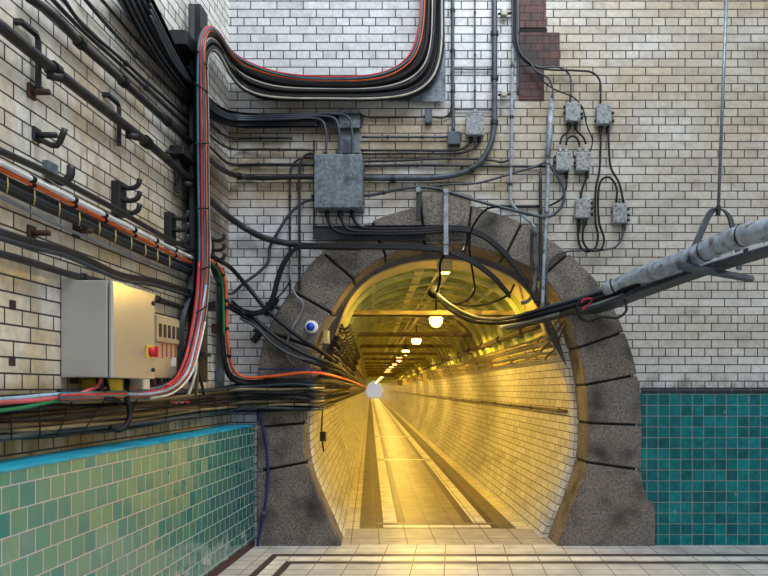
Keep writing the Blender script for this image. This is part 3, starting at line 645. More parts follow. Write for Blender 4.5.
# wires curving from the top to the small boxes
for k in range(4):
    ends = [[(541, 67), (560, 67.5), (569, 74), (571, 88), (570, 101)], [(545, 69), (575, 70.5), (592, 72.5), (599.5, 80), (600.5, 103)],
            [(537, 72), (545, 83), (558, 91), (573, 97), (582, 107), (587, 126), (592.5, 141), (589, 155), (586.5, 168)], [(535, 70), (548, 78), (553, 90), (552, 97)]][k]
    cable('cable', ('cable from the ceiling to the top left small box', 'cable from the ceiling arching over to the upper right small box', 'thin cable from the ceiling wandering past the right of the small boxes', 'cable from the ceiling to the top of the pale pole')[k],
          FF([(512+1.6*k, -30), (512.5+1.5*k, 20), (513.5+1.3*k, 42), (519+k, 55), (528+k, 63.5)]+ends, .065+.006*k), .0085 if k != 2 else .006, ('bluegrey', 'black2', 'black', 'bluegrey')[k], clips=[.42] if k < 2 else ())
# six small boxes
jbox('junction_box', 566, 102.5, 580.5, 121, .09, 'jbox', 'small grey box at the top left of the six by the pale pole', top=(570.5,), bot=(569, 576), side=((107, -1), (113, -1), (108, 1), (114, 1), (118, 1)))
jbox('junction_box', 597, 104.5, 611.5, 124, .09, 'jbox', 'small grey box at the upper right, highest at the right of the six', top=(600.5,), bot=(600.5, 608), side=((113, 1), (121, 1), (121, -1)))
jbox('junction_box', 556.5, 152, 570.5, 170.5, .09, 'jbox', 'small grey box touching the pale pole, left of the middle pair', top=(560, 566), bot=(566.5,), side=((157, -1), (162, -1)))
jbox('junction_box', 576.5, 152, 590.5, 170.5, .09, 'jbox', 'small grey box at the right of the middle pair', top=(579, 586), bot=(587,), side=((157, -1), (163, -1), (167, -1)))
jbox('junction_box', 576, 198.5, 590.5, 218, .09, 'jbox', 'small grey box at the lower left of the six', top=(580.5,), bot=(578.5, 585), side=((203, 1), (208, 1), (214, 1)))
jbox('junction_box', 613.5, 203.5, 627, 223, .09, 'jbox', 'small grey box at the far lower right of the six', top=(616.5, 623.5), bot=(624,), side=((209, 1), (215, 1), (220, 1), (212, -1)))
O6 = .055
cable('cable', 'black cable from the upper right box looping under to the lower left box', FF([(600.5, 126), (600.5, 150), (599, 174), (596, 187), (595.5, 222), (598, 237), (595, 248), (586, 251.5), (579.5, 245), (578, 232), (578.5, 219)], O6), .0095, 'black')
cable('cable', 'black cable running from the upper right box to the far lower right box', FF([(608, 126), (609, 150), (611, 168), (619, 183), (623.5, 202)], O6), .0095, 'black')
cable('cable', 'long black loop between the two lower boxes', FF([(616.5, 202), (616.3, 187), (609.5, 177.5), (602.5, 179), (599, 187), (599, 222), (604, 239), (601, 249), (590, 250.5), (583, 241), (585, 219)], O6+.02), .0095, 'black')
cable('cable', 'black cable from the far lower right box sweeping left down behind the pole', FF([(624, 224), (622, 237), (616, 246.5), (602, 250), (580, 250.5), (564, 252), (554, 257), (547.5, 268), (546.5, 285), (546.5, 305)], O6), .0095, 'bluegrey')
cable('cable', 'black link cable between the right middle box and the lower left box', FF([(587, 171), (586, 178), (582, 190), (580.5, 198)], O6), .009, 'black')
cable('cable', 'black cable from the left middle box curling back to the pole', FF([(566.5, 172), (566, 188), (562, 198), (553, 204), (546, 207)], O6), .009, 'black')
cable('cable', 'left black link cable under the top left box', FF([(569, 122), (568, 131), (562, 137), (560, 144)], O6), .009, 'black')
cable('cable', 'right black link cable under the top left box', FF([(576, 122), (577, 131), (583, 137), (586, 144)], O6), .009, 'black')
cable('cable', 'small arched black cable between the middle pair of boxes', FF([(566, 145), (567.5, 139), (572.5, 136), (577.5, 139), (579, 145)], O6), .009, 'black')

# ---- on and around the arch
PA = pairs([(313, 226), (400, 225), (462, 225)], [(313, 239), (400, 240), (462, 240)], 4)
ribbon_tray('cable_tray', PA, .05, 'tray', 'flat perforated tray across the top of the stone arch', lip=.02)
for k in range(3):
    cable('cable', 'black cable bending from the square box over the arch, %s of three' % ('left', 'middle', 'right')[k],
          FF([((327, 340, 352)[k], 208), ((328, 341.5, 354)[k], 220), ((336, 348, 361)[k], 231-2*k), (375, 234-2.5*k), (420, 233.5-2.5*k), (462, 231-2*k), (480, 236-2*k), (498, 249-2*k), (515, 268-2*k), (528, 287), (536+2*k, 303)], .10), .014, ('black', 'black2', 'black')[k])
for k in range(3):
    cable('cable', 'thick black cable across the arch dipping into the mouth, %s of three' % ('upper', 'middle', 'lower')[k],
          WW([(232-3*k, 301+3*k), (242, 309+2*k), (254, 312+1.5*k), (265, 308+1.5*k), (272+k, 296+k), (276+1.5*k, 280), (283+1.5*k, 262), (296, 247.5+k), (315, 244.5+1.6*k), (360, 244.8+1.7*k), (420, 246+1.7*k), (450, 250+1.7*k)], .12)+
          [F(474, 261+1.8*k, .1), F(494, 276+1.8*k, .06), F(510, 294+1.8*k, 0)], .0115, ('black', 'black2', 'black')[k])
for x, y0, y1, m_, lab in ((446, 189, 255, 'paintpipe', 'pale steel strap bolted over the keystone'), (418.5, 189, 221, 'dark', 'dark steel strap left of the keystone')):
    t = empty('strap', F(x, y1, .1), lab, 'strap'); a, b = F(x-2.3, y1, .14), F(x+2.3, y0, .14)
    box('bar', (a.x, -.15, a.z), (b.x, -.135, b.z), m_, t, .003)
    for yy in (y0+2, y1-13) if m_ == 'paintpipe' else (y0+1,):
        p = F(x, yy, .15); tubeobj('bolt', [p+V((0, .13, 0)), p-V((0, .015, 0))], .024, 'jbox', t, 6, smooth=False)
    if m_ == 'paintpipe':
        p = F(x, y1-4, .12); tubeobj('clamp', [p+V((-.05, 0, 0)), p+V((.05, 0, 0))], .03, 'rust', t, 8)
p = [F(446, 252, .1), F(440.5, 262, 0), F(440, 280, -.2), F(437, 292, -.35)]
cable('cable', 'black cable dropping from the keystone strap to the black drum', p, .011, 'matt')
t = empty('cable_drum', F(434, 294, -.6), 'round black cable end hanging beside the nearest lamp', 'fitting')
c = T(434, 293, 6.25); tubeobj('drum', [c+V((0, -.06, 0)), c+V((.02, .06, 0))], .052, 'matt', t, 16); tubeobj('rim', [c+V((0, -.065, 0)), c+V((0, -.045, 0))], .058, 'matt', t, 16)
for k in range(4):
    cable('cable', 'cable sagging from the black drum to the silvery sleeve, %s of four' % ('topmost', 'second', 'third', 'lowest')[k],
          [T(436, 293+k, 6.2), T(450, 304+2*k, 6.15), T(470, 315+2*k, 6.05), T(497, 319+1.5*k, 5.85), T(525, 313.5+2*k, 5.62), T(550, 306+2.3*k, 5.5), T(580, 297.5+2.6*k, 5.4), T(610, 288+2.6*k, 5.27), T(640, 277+2.6*k, 5.06)], .013, ('bluegrey', 'matt', 'black2', 'matt')[k])
cable('cable', 'black loop of cable hanging inside the vault', [T(474, 290, 6.0), T(468, 299, 6.2), T(455, 303, 6.4), T(444, 299, 6.4), T(437, 295, 6.3)], .012, 'matt')
cable('cable', 'black cable swinging across the vault to its right side', [T(452, 303, 6.4), T(470, 306, 6.4), T(490, 303, 6.3), T(508, 295, 6.2), T(514, 285, 6.0)], .011, 'matt')
# blue dome
t = empty('beacon_light', F(311, 327, .035), 'round blue dome on a white base on the left of the arch', 'light')
p = F(312, 327, .035); 
bm = bmesh.new(); tube(bm, [p+V((0, .005, 0)), p-V((0, .03, 0)), p-V((0, .035, 0))], [.055, .055, .048], 20); obj('base', bm, 'white', t, True)
q = F(310.6, 327, .07); bm = bmesh.new(); tube(bm, [q, q-V((0, .02, 0)), q-V((0, .035, 0)), q-V((0, .043, 0))], [.037, .034, .02, .004], 16); obj('dome', bm, 'bluedome', t, True)
# small terminal cover
box_t = tag(box('terminal_cover', F(323, 343, -.1), F(330, 331, -.2), 'hoop'), 'small pale terminal block at the left edge of the mouth', 'terminal')
# verticals left of arch
cable('pipe', 'thin upright pipe left of the arch, bending in above', FF([(314, 157.5), (300, 159), (293, 164), (290.5, 172), (290, 200), (290, 300)], .025), .009, 'pipe', 'pipe', clips=[.35, .55, .8])
cable('pipe', 'second thin upright pipe left of the arch running down to the stones', FF([(314, 153), (306, 155), (300.5, 163), (299.5, 175), (299.5, 230), (299.5, 290)], .045), .011, 'pipe', 'pipe', clips=[.3, .6, .85])
cable('pipe', 'short upright rod at the left edge of the square box', FF([(314, 140), (314, 228)], .02), .007, 'pipe', 'rod')
cable('cable', 'slate grey cable snaking from the square box down to the column', WW([(314, 199), (304, 202), (290, 214), (278, 232), (270, 247), (268, 262), (258, 273), (244, 283), (233, 293), (226, 292), (214, 276)], .05), .013, 'bluegrey')
cable('cable', 'light grey thin wire wavering down the arch left of the blue dome', FF([(290, 252), (291, 280), (296, 295), (303, 303), (301, 313), (292, 329), (286.5, 346), (288, 358), (296, 366)], .06), .007, 'grey')
D1 = [[(212, 256), (220, 261), (232, 269), (247, 286), (266, 309), (291, 331), (316, 349), (336, 362)], [(226, 302), (243, 312), (256, 320), (276, 337), (303, 353), (325, 362), (340, 368)],
      [(226, 306), (243, 316), (255, 324), (274, 342), (300, 358), (322, 366), (338, 371)], [(240, 318), (256, 327), (272, 343), (296, 357), (320, 362), (338, 366)]]
for k, pth in enumerate(D1):
    pts = WW(pth[:-2], .09+.01*k)+[F(pth[-2][0]+1, pth[-2][1], .06), F(*pth[-1], -.5)]; q = pts[-1]; pts += [q+V((TS*s, s, 0)) for s in (1, 4, 12, 30)]
    cable('cable', 'black cable slanting across the left arch stones into the tunnel, %s of four' % ('highest', 'second', 'third', 'lowest')[k], pts, (.019, .017, .016, .012)[k], ('black', 'black2', 'black', 'bluegrey')[k])
cable('cable', 'thin black loop left of the arch', WW([(237, 306), (252, 314), (262, 312), (268, 306), (283, 292), (291, 280)], .1), .007, 'black')
for (x, y, lab) in ((272, 306, 'black clamp on the wall by the arch, the upper one'), (260, 333, 'black clamp on the wall by the arch, the lower one')):
    t = empty('cable_clamp', F(x, y, .03), lab, 'clamp')
    tubeobj('arm', FF([(x-7, y+9), (x+5, y-8)], .04), .03, 'dark', t, 4, smooth=False); tubeobj('jaw', [F(x-6, y-3, .04), F(x+7, y+3, .06)], .015, 'black', t, 6)

# ================================================================ LEFT WALL RUNS
cable('cable', 'black and yellowish cable resting in the hooks, above the orange line', WW([(-6, 148), (50, 174), (85, 193), (117, 210), (150, 229), (170, 240), (192, 250)], .10), .016, 'pipe')
cable('cable', 'cream cable running just above the orange line', WW([(-6, 160), (25, 175.5), (85, 205), (130, 227.5), (170, 247.5), (192, 257.5)], .095), .012, 'white', clips=[.12, .28, .42, .58, .72, .86], cname='tie', cmat='black')
cable('cable', 'bright orange cable slanting down the left wall', WW([(-6, 166), (25, 181), (85, 210.5), (130, 233), (170, 253), (192, 263)], .08), .010, 'orange', clips=[.12, .28, .42, .58, .72, .86], cname='tie', cmat='black')
for k in range(3):
    cable('cable', 'dark cable of the tied bundle under the orange line, %s of three' % ('upper', 'middle', 'lower')[k], WW([(-6, 173+5.5*k), (25, 188.5+5.2*k), (85, 217+4.6*k), (130, 239+4.2*k), (170, 258+3.6*k), (192, 268+3*k)], .06), .015, ('black2', 'bluegrey', 'pipe')[k])
for k, x in enumerate((8, 35, 60, 80, 100, 116, 132, 146, 158, 170)):
    y = 176+x*.49
    tag(tubeobj('cable_tie', [L(x-.5, y-2.5, .085), L(x, y+5, .092), L(x-1, y+13-x*.03, .085)], .003, 'yellowtie', None, 6), 'yellowish tie round the dark bundle on the left wall', 'cable tie', 'ties on the left wall bundle')
cable('rail', 'thin pale rail under the tied bundle on the left wall', WW([(-6, 194), (85, 237), (170, 271), (192, 280)], .04), .008, 'grey', 'rail')
for k in range(3):
    cable('cable', 'dark cable drooping above the wall cabinet, %s of three' % ('upper', 'middle', 'lower')[k], WW([(-6, 229+3.5*k), (32, 241+3*k), (65, 249+3.2*k), (92, 261+3*k), (120, 274+2.4*k), (155, 280+2.6*k), (190, 291+2.5*k)], .07), .013, ('pipe', 'black2', 'bluegrey')[k])
cable('pipe', 'pipe running behind the top of the wall cabinet', WW([(-6, 252), (30, 262), (65, 273), (110, 284), (150, 297), (182, 307)], .06), .017, 'pipe', 'pipe', clips=[.35, .8])
cable('cable', 'thin dark wire along the upper left wall', WW([(100, -3), (125, 27), (165, 72), (192, 101)], .03), .008, 'black2')
# pipe hooks of the thick pipe
for k, (x, y) in enumerate(((29, 22), (117, 95), (180, 152))):
    t = empty('pipe_hook', L(x-14, y, .0), 'steel hook holding the thickest pipe, %s of three' % ('nearest', 'middle', 'farthest')[k], 'hook', 'hooks of the thickest pipe')
    s = 1/ (1+k*.0); a = L(x-14, y, .0)
    tubeobj('arm', [a, a+V((.028, 0, 0)), a+V((.03, .10, .0)), a+V((.03, .115, -.02)), a+V((.03, .115, -.24))], .016, 'pipe', t, 4, smooth=False)
    c0 = a+V((.06, .15, -.17)); tubeobj('clip', [c0+V((0, -.02, 0)), c0+V((.05, .02, 0))], .02, 'dark', t, 8)
for k, (x, y0, y1) in enumerate(((114, 182, 216), (166, 213, 245), (206, 236, 262))):
    t = empty('hook_plate', L(x, y1, 0), 'black three hook cable plate on the left wall, %s of three' % ('nearest', 'second', 'farthest')[k], 'bracket', 'hook plates on the left wall')
    a, b = L(x, y1, .0), L(x, y0, .0)
    box('plate', (-WA, a.y-.035, a.z), (-WA+.05, a.y+.05, b.z), 'dark', t, .004)
    for j in range(3):
        z = a.z+.03+(b.z-a.z-.03)*j/2.3
        tubeobj('hook', cr([V((-WA+.03, a.y, z)), V((-WA+.09, a.y, z-.015)), V((-WA+.135, a.y, z)), V((-WA+.15, a.y, z+.04))], 3), .014, 'dark', t, 8)
t = empty('pipe_saddle', L(50, 175, 0), 'silver saddle hook carrying the cable above the orange line', 'hook'); a = L(46, 168, 0)
box('plate', (-WA, a.y-.03, a.z-.04), (-WA+.03, a.y+.05, a.z+.03), 'galv', t); tubeobj('hook', cr([a+V((.02, 0, -.03)), a+V((.07, 0, -.07)), a+V((.115, 0, -.04)), a+V((.12, 0, .01))], 3), .018, 'pipe', t, 6, 1.2)
for k, (x, y) in enumerate(((30, 92), (30, 233), (75, 231), (35, 135))):
    a = L(x, y, 0); t = empty('wall_bolt', a, ('rusty bolt sticking out below the thickest pipe', 'rusty bolt sticking out under the pale rail', 'rusty clip sticking out under the pale rail', 'dark double clip on the left wall below the thickest pipe')[k], 'bolt')
    tubeobj('shank', [a, a+V((.09 if k < 3 else .1, 0, 0))], .014, 'rust' if k < 3 else 'dark', t, 8); box('plate', (-WA, a.y-.025, a.z-.03), (-WA+.012, a.y+.03, a.z+.035), 'rust' if k < 3 else 'dark', t, .003)
    if k == 3: tubeobj('prong', cr([a+V((.02, 0, -.02)), a+V((.1, 0, -.05)), a+V((.14, 0, .03))], 3), .014, 'dark', t, 6)
for k, (x, y) in enumerate(((12.5, 305), (12, 361))):
    a = L(x, y, 0); struct(box('trim_%d' % (10+k), (-WA-.01, a.y-.022, a.z-.022), (-WA+.002, a.y+.022, a.z+.022), 'rust', bevel=.002))  # dark squares on the wall surface stand in for shaded square holes

# wall cabinet
ca, cb_ = WA-.24, WA
y0 = cb_*FPX/(PX0-60)-DW; zt = CH+(PY0-280)*(y0+DW)/FPX; zb = CH+(PY0-377.5)*(y0+DW)/FPX; y1 = y0+.455
t = empty('wall_cabinet', (-WA, y0, zb), 'grey steel wall cabinet with a red and yellow rotary switch', 'cabinet')
box('body', (-WA+.003, y0, zb), (-WA+.235, y1, zt), 'cab', t, .006)
d = box('door', (-WA+.242, y0-.002, zb-.002), (-WA+.262, y1+.002, zt+.002), 'cabdoor', t, .008)
X = -WA+.262; zs = CH+(PY0-352)*(y1-.06+DW)/FPX
for zz, nm in ((zt-.06, 'lock'), (zb+.05, 'lock')): tubeobj(nm, [V((X-.002, y1-.035, zz)), V((X+.012, y1-.035, zz))], .012, 'dark', d, 10)
box('switch_plate', (X, y1-.12, zs-.035), (X+.012, y1-.045, zs+.035), 'yellow', d, .004)
tubeobj('switch_knob', [V((X+.008, y1-.082, zs)), V((X+.04, y1-.082, zs))], .028, 'redknob', d, 12)
box('switch_grip', (X+.03, y1-.09, zs-.03), (X+.055, y1-.074, zs+.03), 'redknob', d, .004)
for yy in (y0+.08, y0+.3): box('bracket_foot', (-WA, yy, zb-.03), (-WA+.02, yy+.05, zb+.02), 'rust', t, .002)
# small fuse box behind
fa = WA-.12
yf0 = fa*FPX/(PX0-155.5)-DW; yf1 = fa*FPX/(PX0-178.5)-DW; dz = (yf0+DW)/FPX; fzt = CH+(PY0-313)*dz; fzb = CH+(PY0-378)*dz
t = empty('fuse_box', (-WA, yf0, fzb), 'tan fuse box with dark slots beside the cabinet', 'fuse box')
box('body', (-WA, yf0, fzb), (-fa-.01, yf1, fzt), 'tan', t, .005); X = -fa
hm = fzt-(fzt-fzb)*.43
tp = box('top_panel', (X-.01, yf0+.01, hm), (X+.006, yf1, fzt-.01), 'tan', t, .004)
n = 5
for k in range(n):
    yy = yf0+.05+(yf1-yf0-.08)*k/(n-1)
    box('fuse_slot', (X+.004, yy-.016, hm+.03), (X+.012, yy+.016, fzt-.06), 'dark', tp, .002)
    if k: box('marker', (X-.01, yy-.007, hm-.09-.012*(k % 2)), (X-.007, yy+.007, hm-.005), 'red', t, .001)
box('label_plate', (X-.01, yf1-.09, fzb+.08), (X-.007, yf1-.02, fzb+.14), 'white', t, .001)
a = tag(box('cover_strip', (-WA, y1+.02, zb+.02), (-WA+.17, y1+.05, zb+.3), 'white', bevel=.004), 'narrow white cover between the cabinet and the fuse box', 'cover')
a = tag(box('terminal_box', (-WA, y1+.01, zb-.06), (-WA+.19, y1+.09, zb+.06), 'cream', bevel=.006), 'small cream terminal box at the lower right of the cabinet', 'terminal')
a = tag(box('terminal_box', (-WA, y0+.17, zb-.12), (-WA+.16, y0+.3, zb-.004), 'yellow', bevel=.006), 'yellow terminal block under the cabinet', 'terminal')
for k in range(6):
    yy = yf0+.04+.045*k
    cable('wire', 'thin wire curling out from under the fuse box', [V((X-.05, yy, fzb+.01)), V((X-.03, yy-.01, fzb-.07)), V((X, yy+.05, fzb-.14)), V((X+.01, yy+.2, fzb-.16))], .007, ('black', 'red', 'black2', 'grey', 'black', 'red')[k], group='wires under the fuse box') if k not in (1, 5) else \
    cable('wire', 'thin red wire curling out from under the %s of the fuse box' % ('near side' if k == 1 else 'far side'), [V((X-.05, yy, fzb+.01)), V((X-.03, yy-.01, fzb-.07)), V((X, yy+.05, fzb-.14)), V((X+.01, yy+.2, fzb-.16))], .008, 'red')

# bottom bundle along left wall and across the foot of the arch into the tunnel
bI = [(-8, 396), (40, 394), (100, 392), (150, 391), (200, 389), (225, 386), (240, 384), (275, 383), (305, 382.5), (314, 382.5)]
bO = [(-8, 441), (40, 437), (70, 434), (140, 427), (200, 416), (225, 413), (240, 411.5), (275, 411), (305, 411), (314, 411)]
BP = pairs(bI, bO, 5)
NBUN = 17
cols = ['black2', 'bluegrey', 'black', 'olive', 'black', 'black2', 'olive', 'black', 'beige', 'black2', 'olive', 'brown', 'black2', 'olive', 'black', 'bluegrey', 'black2']
for k in range(NBUN):
    ph, ph2 = random.random()*6, random.random()*6; pts = []
    off = .075+.035*(k % 2)
    for i, (a, b) in enumerate(BP):
        t = (k+.5)/NBUN+.028*math.sin(i*.28+ph)+.015*math.sin(i*.7+ph2); q = a.lerp(b, t)
        pts.append(W(q.x, q.y, off+.015*math.sin(i*.4+ph2)))
    for _ in range(2): pts = [pts[0]]+[(pts[i-1]+pts[i]*2+pts[i+1])/4 for i in range(1, len(pts)-1)]+[pts[-1]]
    e = pts[-1]; uh = e.z-CH
    pts += [V((e.x+TS*.1+.045, .12, e.z)), TU(-1.13+.03*(k % 2), .45, uh), TU(-1.14+.03*(k % 2), 1, uh), TU(-1.14+.03*(k % 2), 3, uh*.99), TU(-1.14+.03*(k % 2), 9, uh), TU(-1.14+.03*(k % 2), 30, uh), TU(-1.14, 60, uh)]
    m_ = cols[k]
    lab = {'beige': 'pale cable inside the low bundle along the left wall', }.get(m_, 'dark cable in the low bundle along the left wall and into the tunnel')
    tag(tubeobj('cable', pts, random.choice((.011, .0125, .014)), m_), lab, 'cable', None if m_ == 'beige' else 'cables of the low bundle')
for i in (2, 5, 8, 11, 14, 17, 20, 23, 26, 30, 34, 38, 42):
    a, b = BP[i]; lo = random.choice((0, .3, .1)); p = [W(*(a.lerp(b, t).xy), .135) for t in (lo-.03, (lo+1)/2, 1.02)]
    tag(tubeobj('cable_tie', p, .0035, 'black', None, 6), 'black tie strapped across the low bundle', 'cable tie', 'ties of the low bundle')
# coloured cables on top of the bundle
cable('cable', 'red cable lying on top of the low bundle, rising to the cabinet', WW([(-8, 403), (20, 401.5), (45, 399.5), (70, 396), (90, 390), (98, 386), (101, 379)], .15), .010, 'pink')
cable('cable', 'pink red cable from under the cabinet up to the column', WW([(104, 388), (125, 389.5), (150, 389), (168, 384), (182, 373), (189, 355), (196, 325), (203, 290), (206, 262)], .15), .0075, 'pink')
cable('cable', 'bright magenta red cable curving up beside the teal ones', WW([(166, 386), (176, 378), (184, 362), (190, 338), (196, 300), (199, 262)], .21), .009, 'red')
cable('cable', 'light blue cable on top of the low bundle', WW([(-8, 400), (20, 398), (45, 395.5), (70, 393.5), (100, 391.5), (130, 393)], .14), .010, 'lightblue')
cable('cable', 'pale blue cable sweeping from the low bundle up the column', WW([(128, 394), (155, 393), (176, 385), (188, 370), (194, 350), (200, 322), (206, 285)], .19), .008, 'lightblue')
cable('cable', 'white cable sweeping up on the right of the pale blue one', WW([(150, 398), (170, 394), (184, 384), (193, 370), (200, 345), (205, 322)], .17), .008, 'white')
cable('cable', 'green cable weaving through the low bundle below the cabinet', WW([(-8, 411.5), (20, 408), (50, 402), (80, 396.5), (105, 397), (125, 397.5)], .15), .009, 'green')
for k in range(3):
    cable('cable', 'pale brown cable curving from the low bundle up behind the column, %s of three' % ('left', 'middle', 'right')[k], WW([(188+8*k, 395), (192+5*k, 385), (196+1*k, 368), (196, 345), (197, 320)], .12), .011, ('beige', 'brown', 'black2')[k])
for k, (x, yy) in enumerate(((99, 400), (106, 402), (127, 398))):
    cable('cable', 'black lead dropping from the cabinet underside, %s of three' % ('left', 'middle', 'right')[k],
          [L(x, 377, .12), L(x+.5, 386, .15)]+([L(x+5, 396, .17), L(x+14, yy, .15)] if k < 2 else [L(127, 398, .18), L(130, 412, .19), L(127, 424, .19), L(119, 430, .17), L(110, 427, .14)]), .015 if k != 1 else .012, 'black')
# orange/red run: column to post to the mouth
opts = [(206, 258), (213, 262), (221, 270), (225.5, 285), (226.5, 310), (227.5, 340), (230.5, 362), (236, 373), (246, 377.5), (270, 376.5), (300, 373), (318, 373)]
cable('cable', 'orange red cable going down the grey post and along into the tunnel', WW(opts, .11)+[F(330, 375, -.2), F(345, 379, -.8), F(356, 383, -2.5)]+[F(356, 383, -2.5)+V((TS*q, q, 0)) for q in (3, 12, 40)], .013, 'orange', clips=[.004, .008, .013, .018, .023], cname='tie', cmat='black')
cable('cable', 'green cable curving over beside the orange red one at the column', WW([(206, 255), (211, 263), (218, 271), (222.5, 285), (223.5, 310), (224, 335)], .12), .009, 'green')
cable('cable', 'pale brown cable bulging out of the column above the orange red one', WW([(207, 222), (209.5, 236), (210, 250), (208, 262), (212, 278)], .15), .010, 'beige')
for k in range(3):
    cable('cable', 'black cable under the orange red one, %s of three' % ('upper', 'middle', 'lower')[k], WW([(208, 262+4*k), (216, 268+3*k), (222, 280), (223-k, 310), (224-k, 345), (227-k, 366), (234-k, 377+1.5*k), (246, 381+1.3*k), (280, 380+1.7*k), (314, 379+1.7*k)], .09)+[F(328, 380+k, -.2), F(345, 384, -.9), F(357, 386, -2.8)]+[F(357, 386, -2.8)+V((TS*q, q, 0)) for q in (3, 12, 40)], .013, 'black2' if k == 1 else 'black')
cable('cable', 'thin blue cable lying above the orange red one by the arch', FF([(258, 369), (285, 369), (312, 370)], .09)+[F(330, 373, -.3)], .007, 'blue')
a, b = F(220, 386, .05), F(226, 262, .05)
p = L(221, 300, .06); tag(box('grey_post', (-WA+.02, p.y, L(221, 387, .05).z), (-WA+.075, p.y+.04, L(221, 268, .05).z), 'bluepipe', bevel=.004), 'grey steel post in the corner carrying the orange red cable', 'post')
cable('cable', 'dark blue cable hanging down the arch foot beside the tiled wall', FF([(257, 412), (262, 424), (266.5, 445), (268, 470), (266, 500), (261, 525), (257.5, 546)], .05), .011, 'blue', clips=[.75], cmat='galv')
for k, (x, y) in enumerate(((205, 306), (213, 328))):
    a = L(x, y, 0); tag(box('wall_clip', (-WA, a.y-.04, a.z-.04), (-WA+.1, a.y+.04, a.z+.03), 'rust' if k else 'dark', bevel=.005), 'dark clip on the wall between column and post, %s one' % ('upper', 'lower')[k], 'clip')

# ================================================================ SUSPENDED RUN ON THE RIGHT
S = [T(604, 290, 5.3), T(625, 282, 5.2), T(650, 272.5, 5.0), T(690, 258, 4.72), T(716, 246, 4.5), T(742, 236, 4.27), T(775, 228, 4.05), T(830, 218, 3.75)]
S.append(S[-1]*3.5-S[-2]*2.5)
SP = cr(S, 6); sl = tag(tubeobj('cable_sleeve', SP, [.055+.02*min(1, i/14) for i in range(len(SP))], 'sleeve', None, 16), 'thick silvery wrapped cable sleeve hanging across the right wall', 'cable sleeve')
for f in (.03, .16, .34, .47, .60, .74):
    p, d = along(SP, f); tubeobj('band', [p-d*.006, p+d*.006], .0785 if f > .2 else .068, 'black2', sl, 16)
S2 = [T(505, 328, 6.1), T(540, 319, 5.75), T(565, 313, 5.6), T(600, 306, 5.4), T(640, 291, 5.2), T(690, 273, 4.95), T(740, 257, 4.72), T(790, 243, 4.5), T(840, 232, 4.3)]
S2.append(S2[-1]*4-S2[-2]*3)
dirs = V((.45, .5, 0)).normalized()
lt = empty('cable_tray', S2[3], 'dark narrow cable tray hanging under the silvery sleeve', 'cable tray')
pth = cr(S2[2:], 5); bm = bmesh.new(); rows = []
for p in pth: rows.append([bm.verts.new(p+dirs*w+V((0, 0, z-.03))) for w, z in ((-.09, .03), (-.09, 0), (.13, 0), (.13, .03))])
for a, b in zip(rows, rows[1:]):
    for k in range(3): bm.faces.new((a[k], a[k+1], b[k+1], b[k]))
o = obj('channel', bm, 'tray', lt); md = o.modifiers.new('t', 'SOLIDIFY'); md.thickness = .005
for k in range(4):
    cable('cable', 'cable in the hanging tray under the sleeve, %s of four' % ('nearest', 'second', 'third', 'farthest')[k], [p+dirs*(-.06+.055*k)+V((0, 0, .004)) for p in S2], .022 if k != 1 else .016, ('grey', 'black2', 'bluegrey', 'black2')[k], clips=[.35, .48, .6, .72, .84], cname='tie', cmat='black')
cable('cable', 'black loop of cable hanging under the sleeve end by the arch', [T(583, 297, 5.25), T(577.5, 305, 5.25), T(579, 316, 5.25), T(588, 321, 5.25), T(602, 317, 5.2), T(618, 317.5, 5.15), T(626, 311, 5.15), T(625, 300, 5.2)], .011, 'black')
cable('wire', 'short red wire at the sleeve end by the arch', [T(581, 303, 5.2), T(584, 299, 5.2), T(592, 299, 5.18), T(590, 303, 5.2), T(582, 310, 5.22)], .005, 'red')
hg = empty('cable_hanger', T(718, 208, 4.85), 'steel hanger with rod and bent yoke holding up the sleeve', 'hanger')
tubeobj('rod', [T(728, -40, 4.85), T(718.3, 210, 4.85)], .012, 'galv', hg)
tubeobj('nut', [T(718.6, 206, 4.85), T(718, 215, 4.85)], .02, 'dark', hg, 6, smooth=False)
yk = cr([T(686, 266, 4.62), T(699, 237, 4.72), T(709, 215, 4.8), T(714, 209.5, 4.83), T(722, 209.5, 4.88), T(729, 216, 4.95), T(733, 229, 5.0), T(738, 253, 5.07), T(739, 270, 5.1)], 4)
bm = bmesh.new(); rows = []
for p in yk: rows.append([bm.verts.new(p+V(q)) for q in ((-.03, -.026, 0), (.03, .026, 0))])
for a, b in zip(rows, rows[1:]): bm.faces.new((a[0], a[1], b[1], b[0]))
o = obj('yoke', bm, 'bluepipe', hg); md = o.modifiers.new('t', 'SOLIDIFY'); md.thickness = .012; md.offset = 0
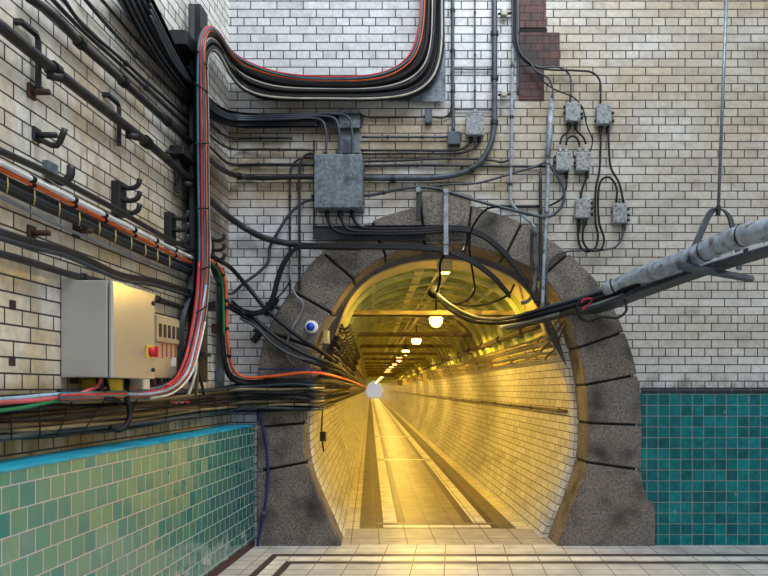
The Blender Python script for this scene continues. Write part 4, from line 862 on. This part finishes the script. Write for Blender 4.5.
bm = bmesh.new(); tube(bm, [T(679, 266, 4.55), T(752, 279, 5.07)], .028, 4); obj('crossbar', bm, 'bluepipe', hg)

# ================================================================ LIGHT, CAMERA
w = bpy.data.worlds.new('sky'); bpy.context.scene.world = w; w.use_nodes = True; n = w.node_tree.nodes; l = w.node_tree.links
bg = n['Background']; tc = n.new('ShaderNodeTexCoord'); sp = n.new('ShaderNodeSeparateXYZ'); l.new(tc.outputs['Generated'], sp.inputs[0])
r = n.new('ShaderNodeValToRGB'); mr = n.new('ShaderNodeMapRange'); mr.inputs[1].default_value = -1; mr.inputs[2].default_value = 1; l.new(sp.outputs[2], mr.inputs[0]); l.new(mr.outputs[0], r.inputs[0])
e = r.color_ramp.elements; e[0].position = .38; e[0].color = (.3, .29, .28, 1); e[1].position = .62; e[1].color = (.88, .94, 1, 1)
l.new(r.outputs[0], bg.inputs['Color']); bg.inputs['Strength'].default_value = .85
def area(name, loc, tgt, sx, sy, e, col):
    ld = bpy.data.lights.new(name, 'AREA'); ld.shape = 'RECTANGLE'; ld.size = sx; ld.size_y = sy; ld.energy = e; ld.color = col
    o = bpy.data.objects.new(name, ld); C.objects.link(o); o.location = loc; o.rotation_euler = (V(tgt)-V(loc)).to_track_quat('-Z', 'Y').to_euler(); return o
area('skylight', (1.0, -3.0, 7.5), (-1.3, -.4, 2.8), 3.5, 2.5, 270, (.86, .93, 1))
far = area('far_daylight', TU(0, TL-6, .9), TU(0, TL, 0), 1.2, 1.2, 220, (.78, .8, 1))
cam = bpy.data.cameras.new('camera'); co = bpy.data.objects.new('camera', cam); C.objects.link(co)
co.location = (0, -DW, CH); co.rotation_euler = (math.pi/2, 0, 0); cam.sensor_width = 36; cam.lens = FPX/768*36
cam.shift_x = (384-PX0)/768; cam.shift_y = (PY0-288)/768; cam.clip_end = 300
sc = bpy.context.scene; sc.camera = co
sc.view_settings.view_transform = 'Standard'; sc.view_settings.look = 'None'; sc.view_settings.exposure = 0; sc.view_settings.gamma = 1; sc.view_settings.use_curve_mapping = False
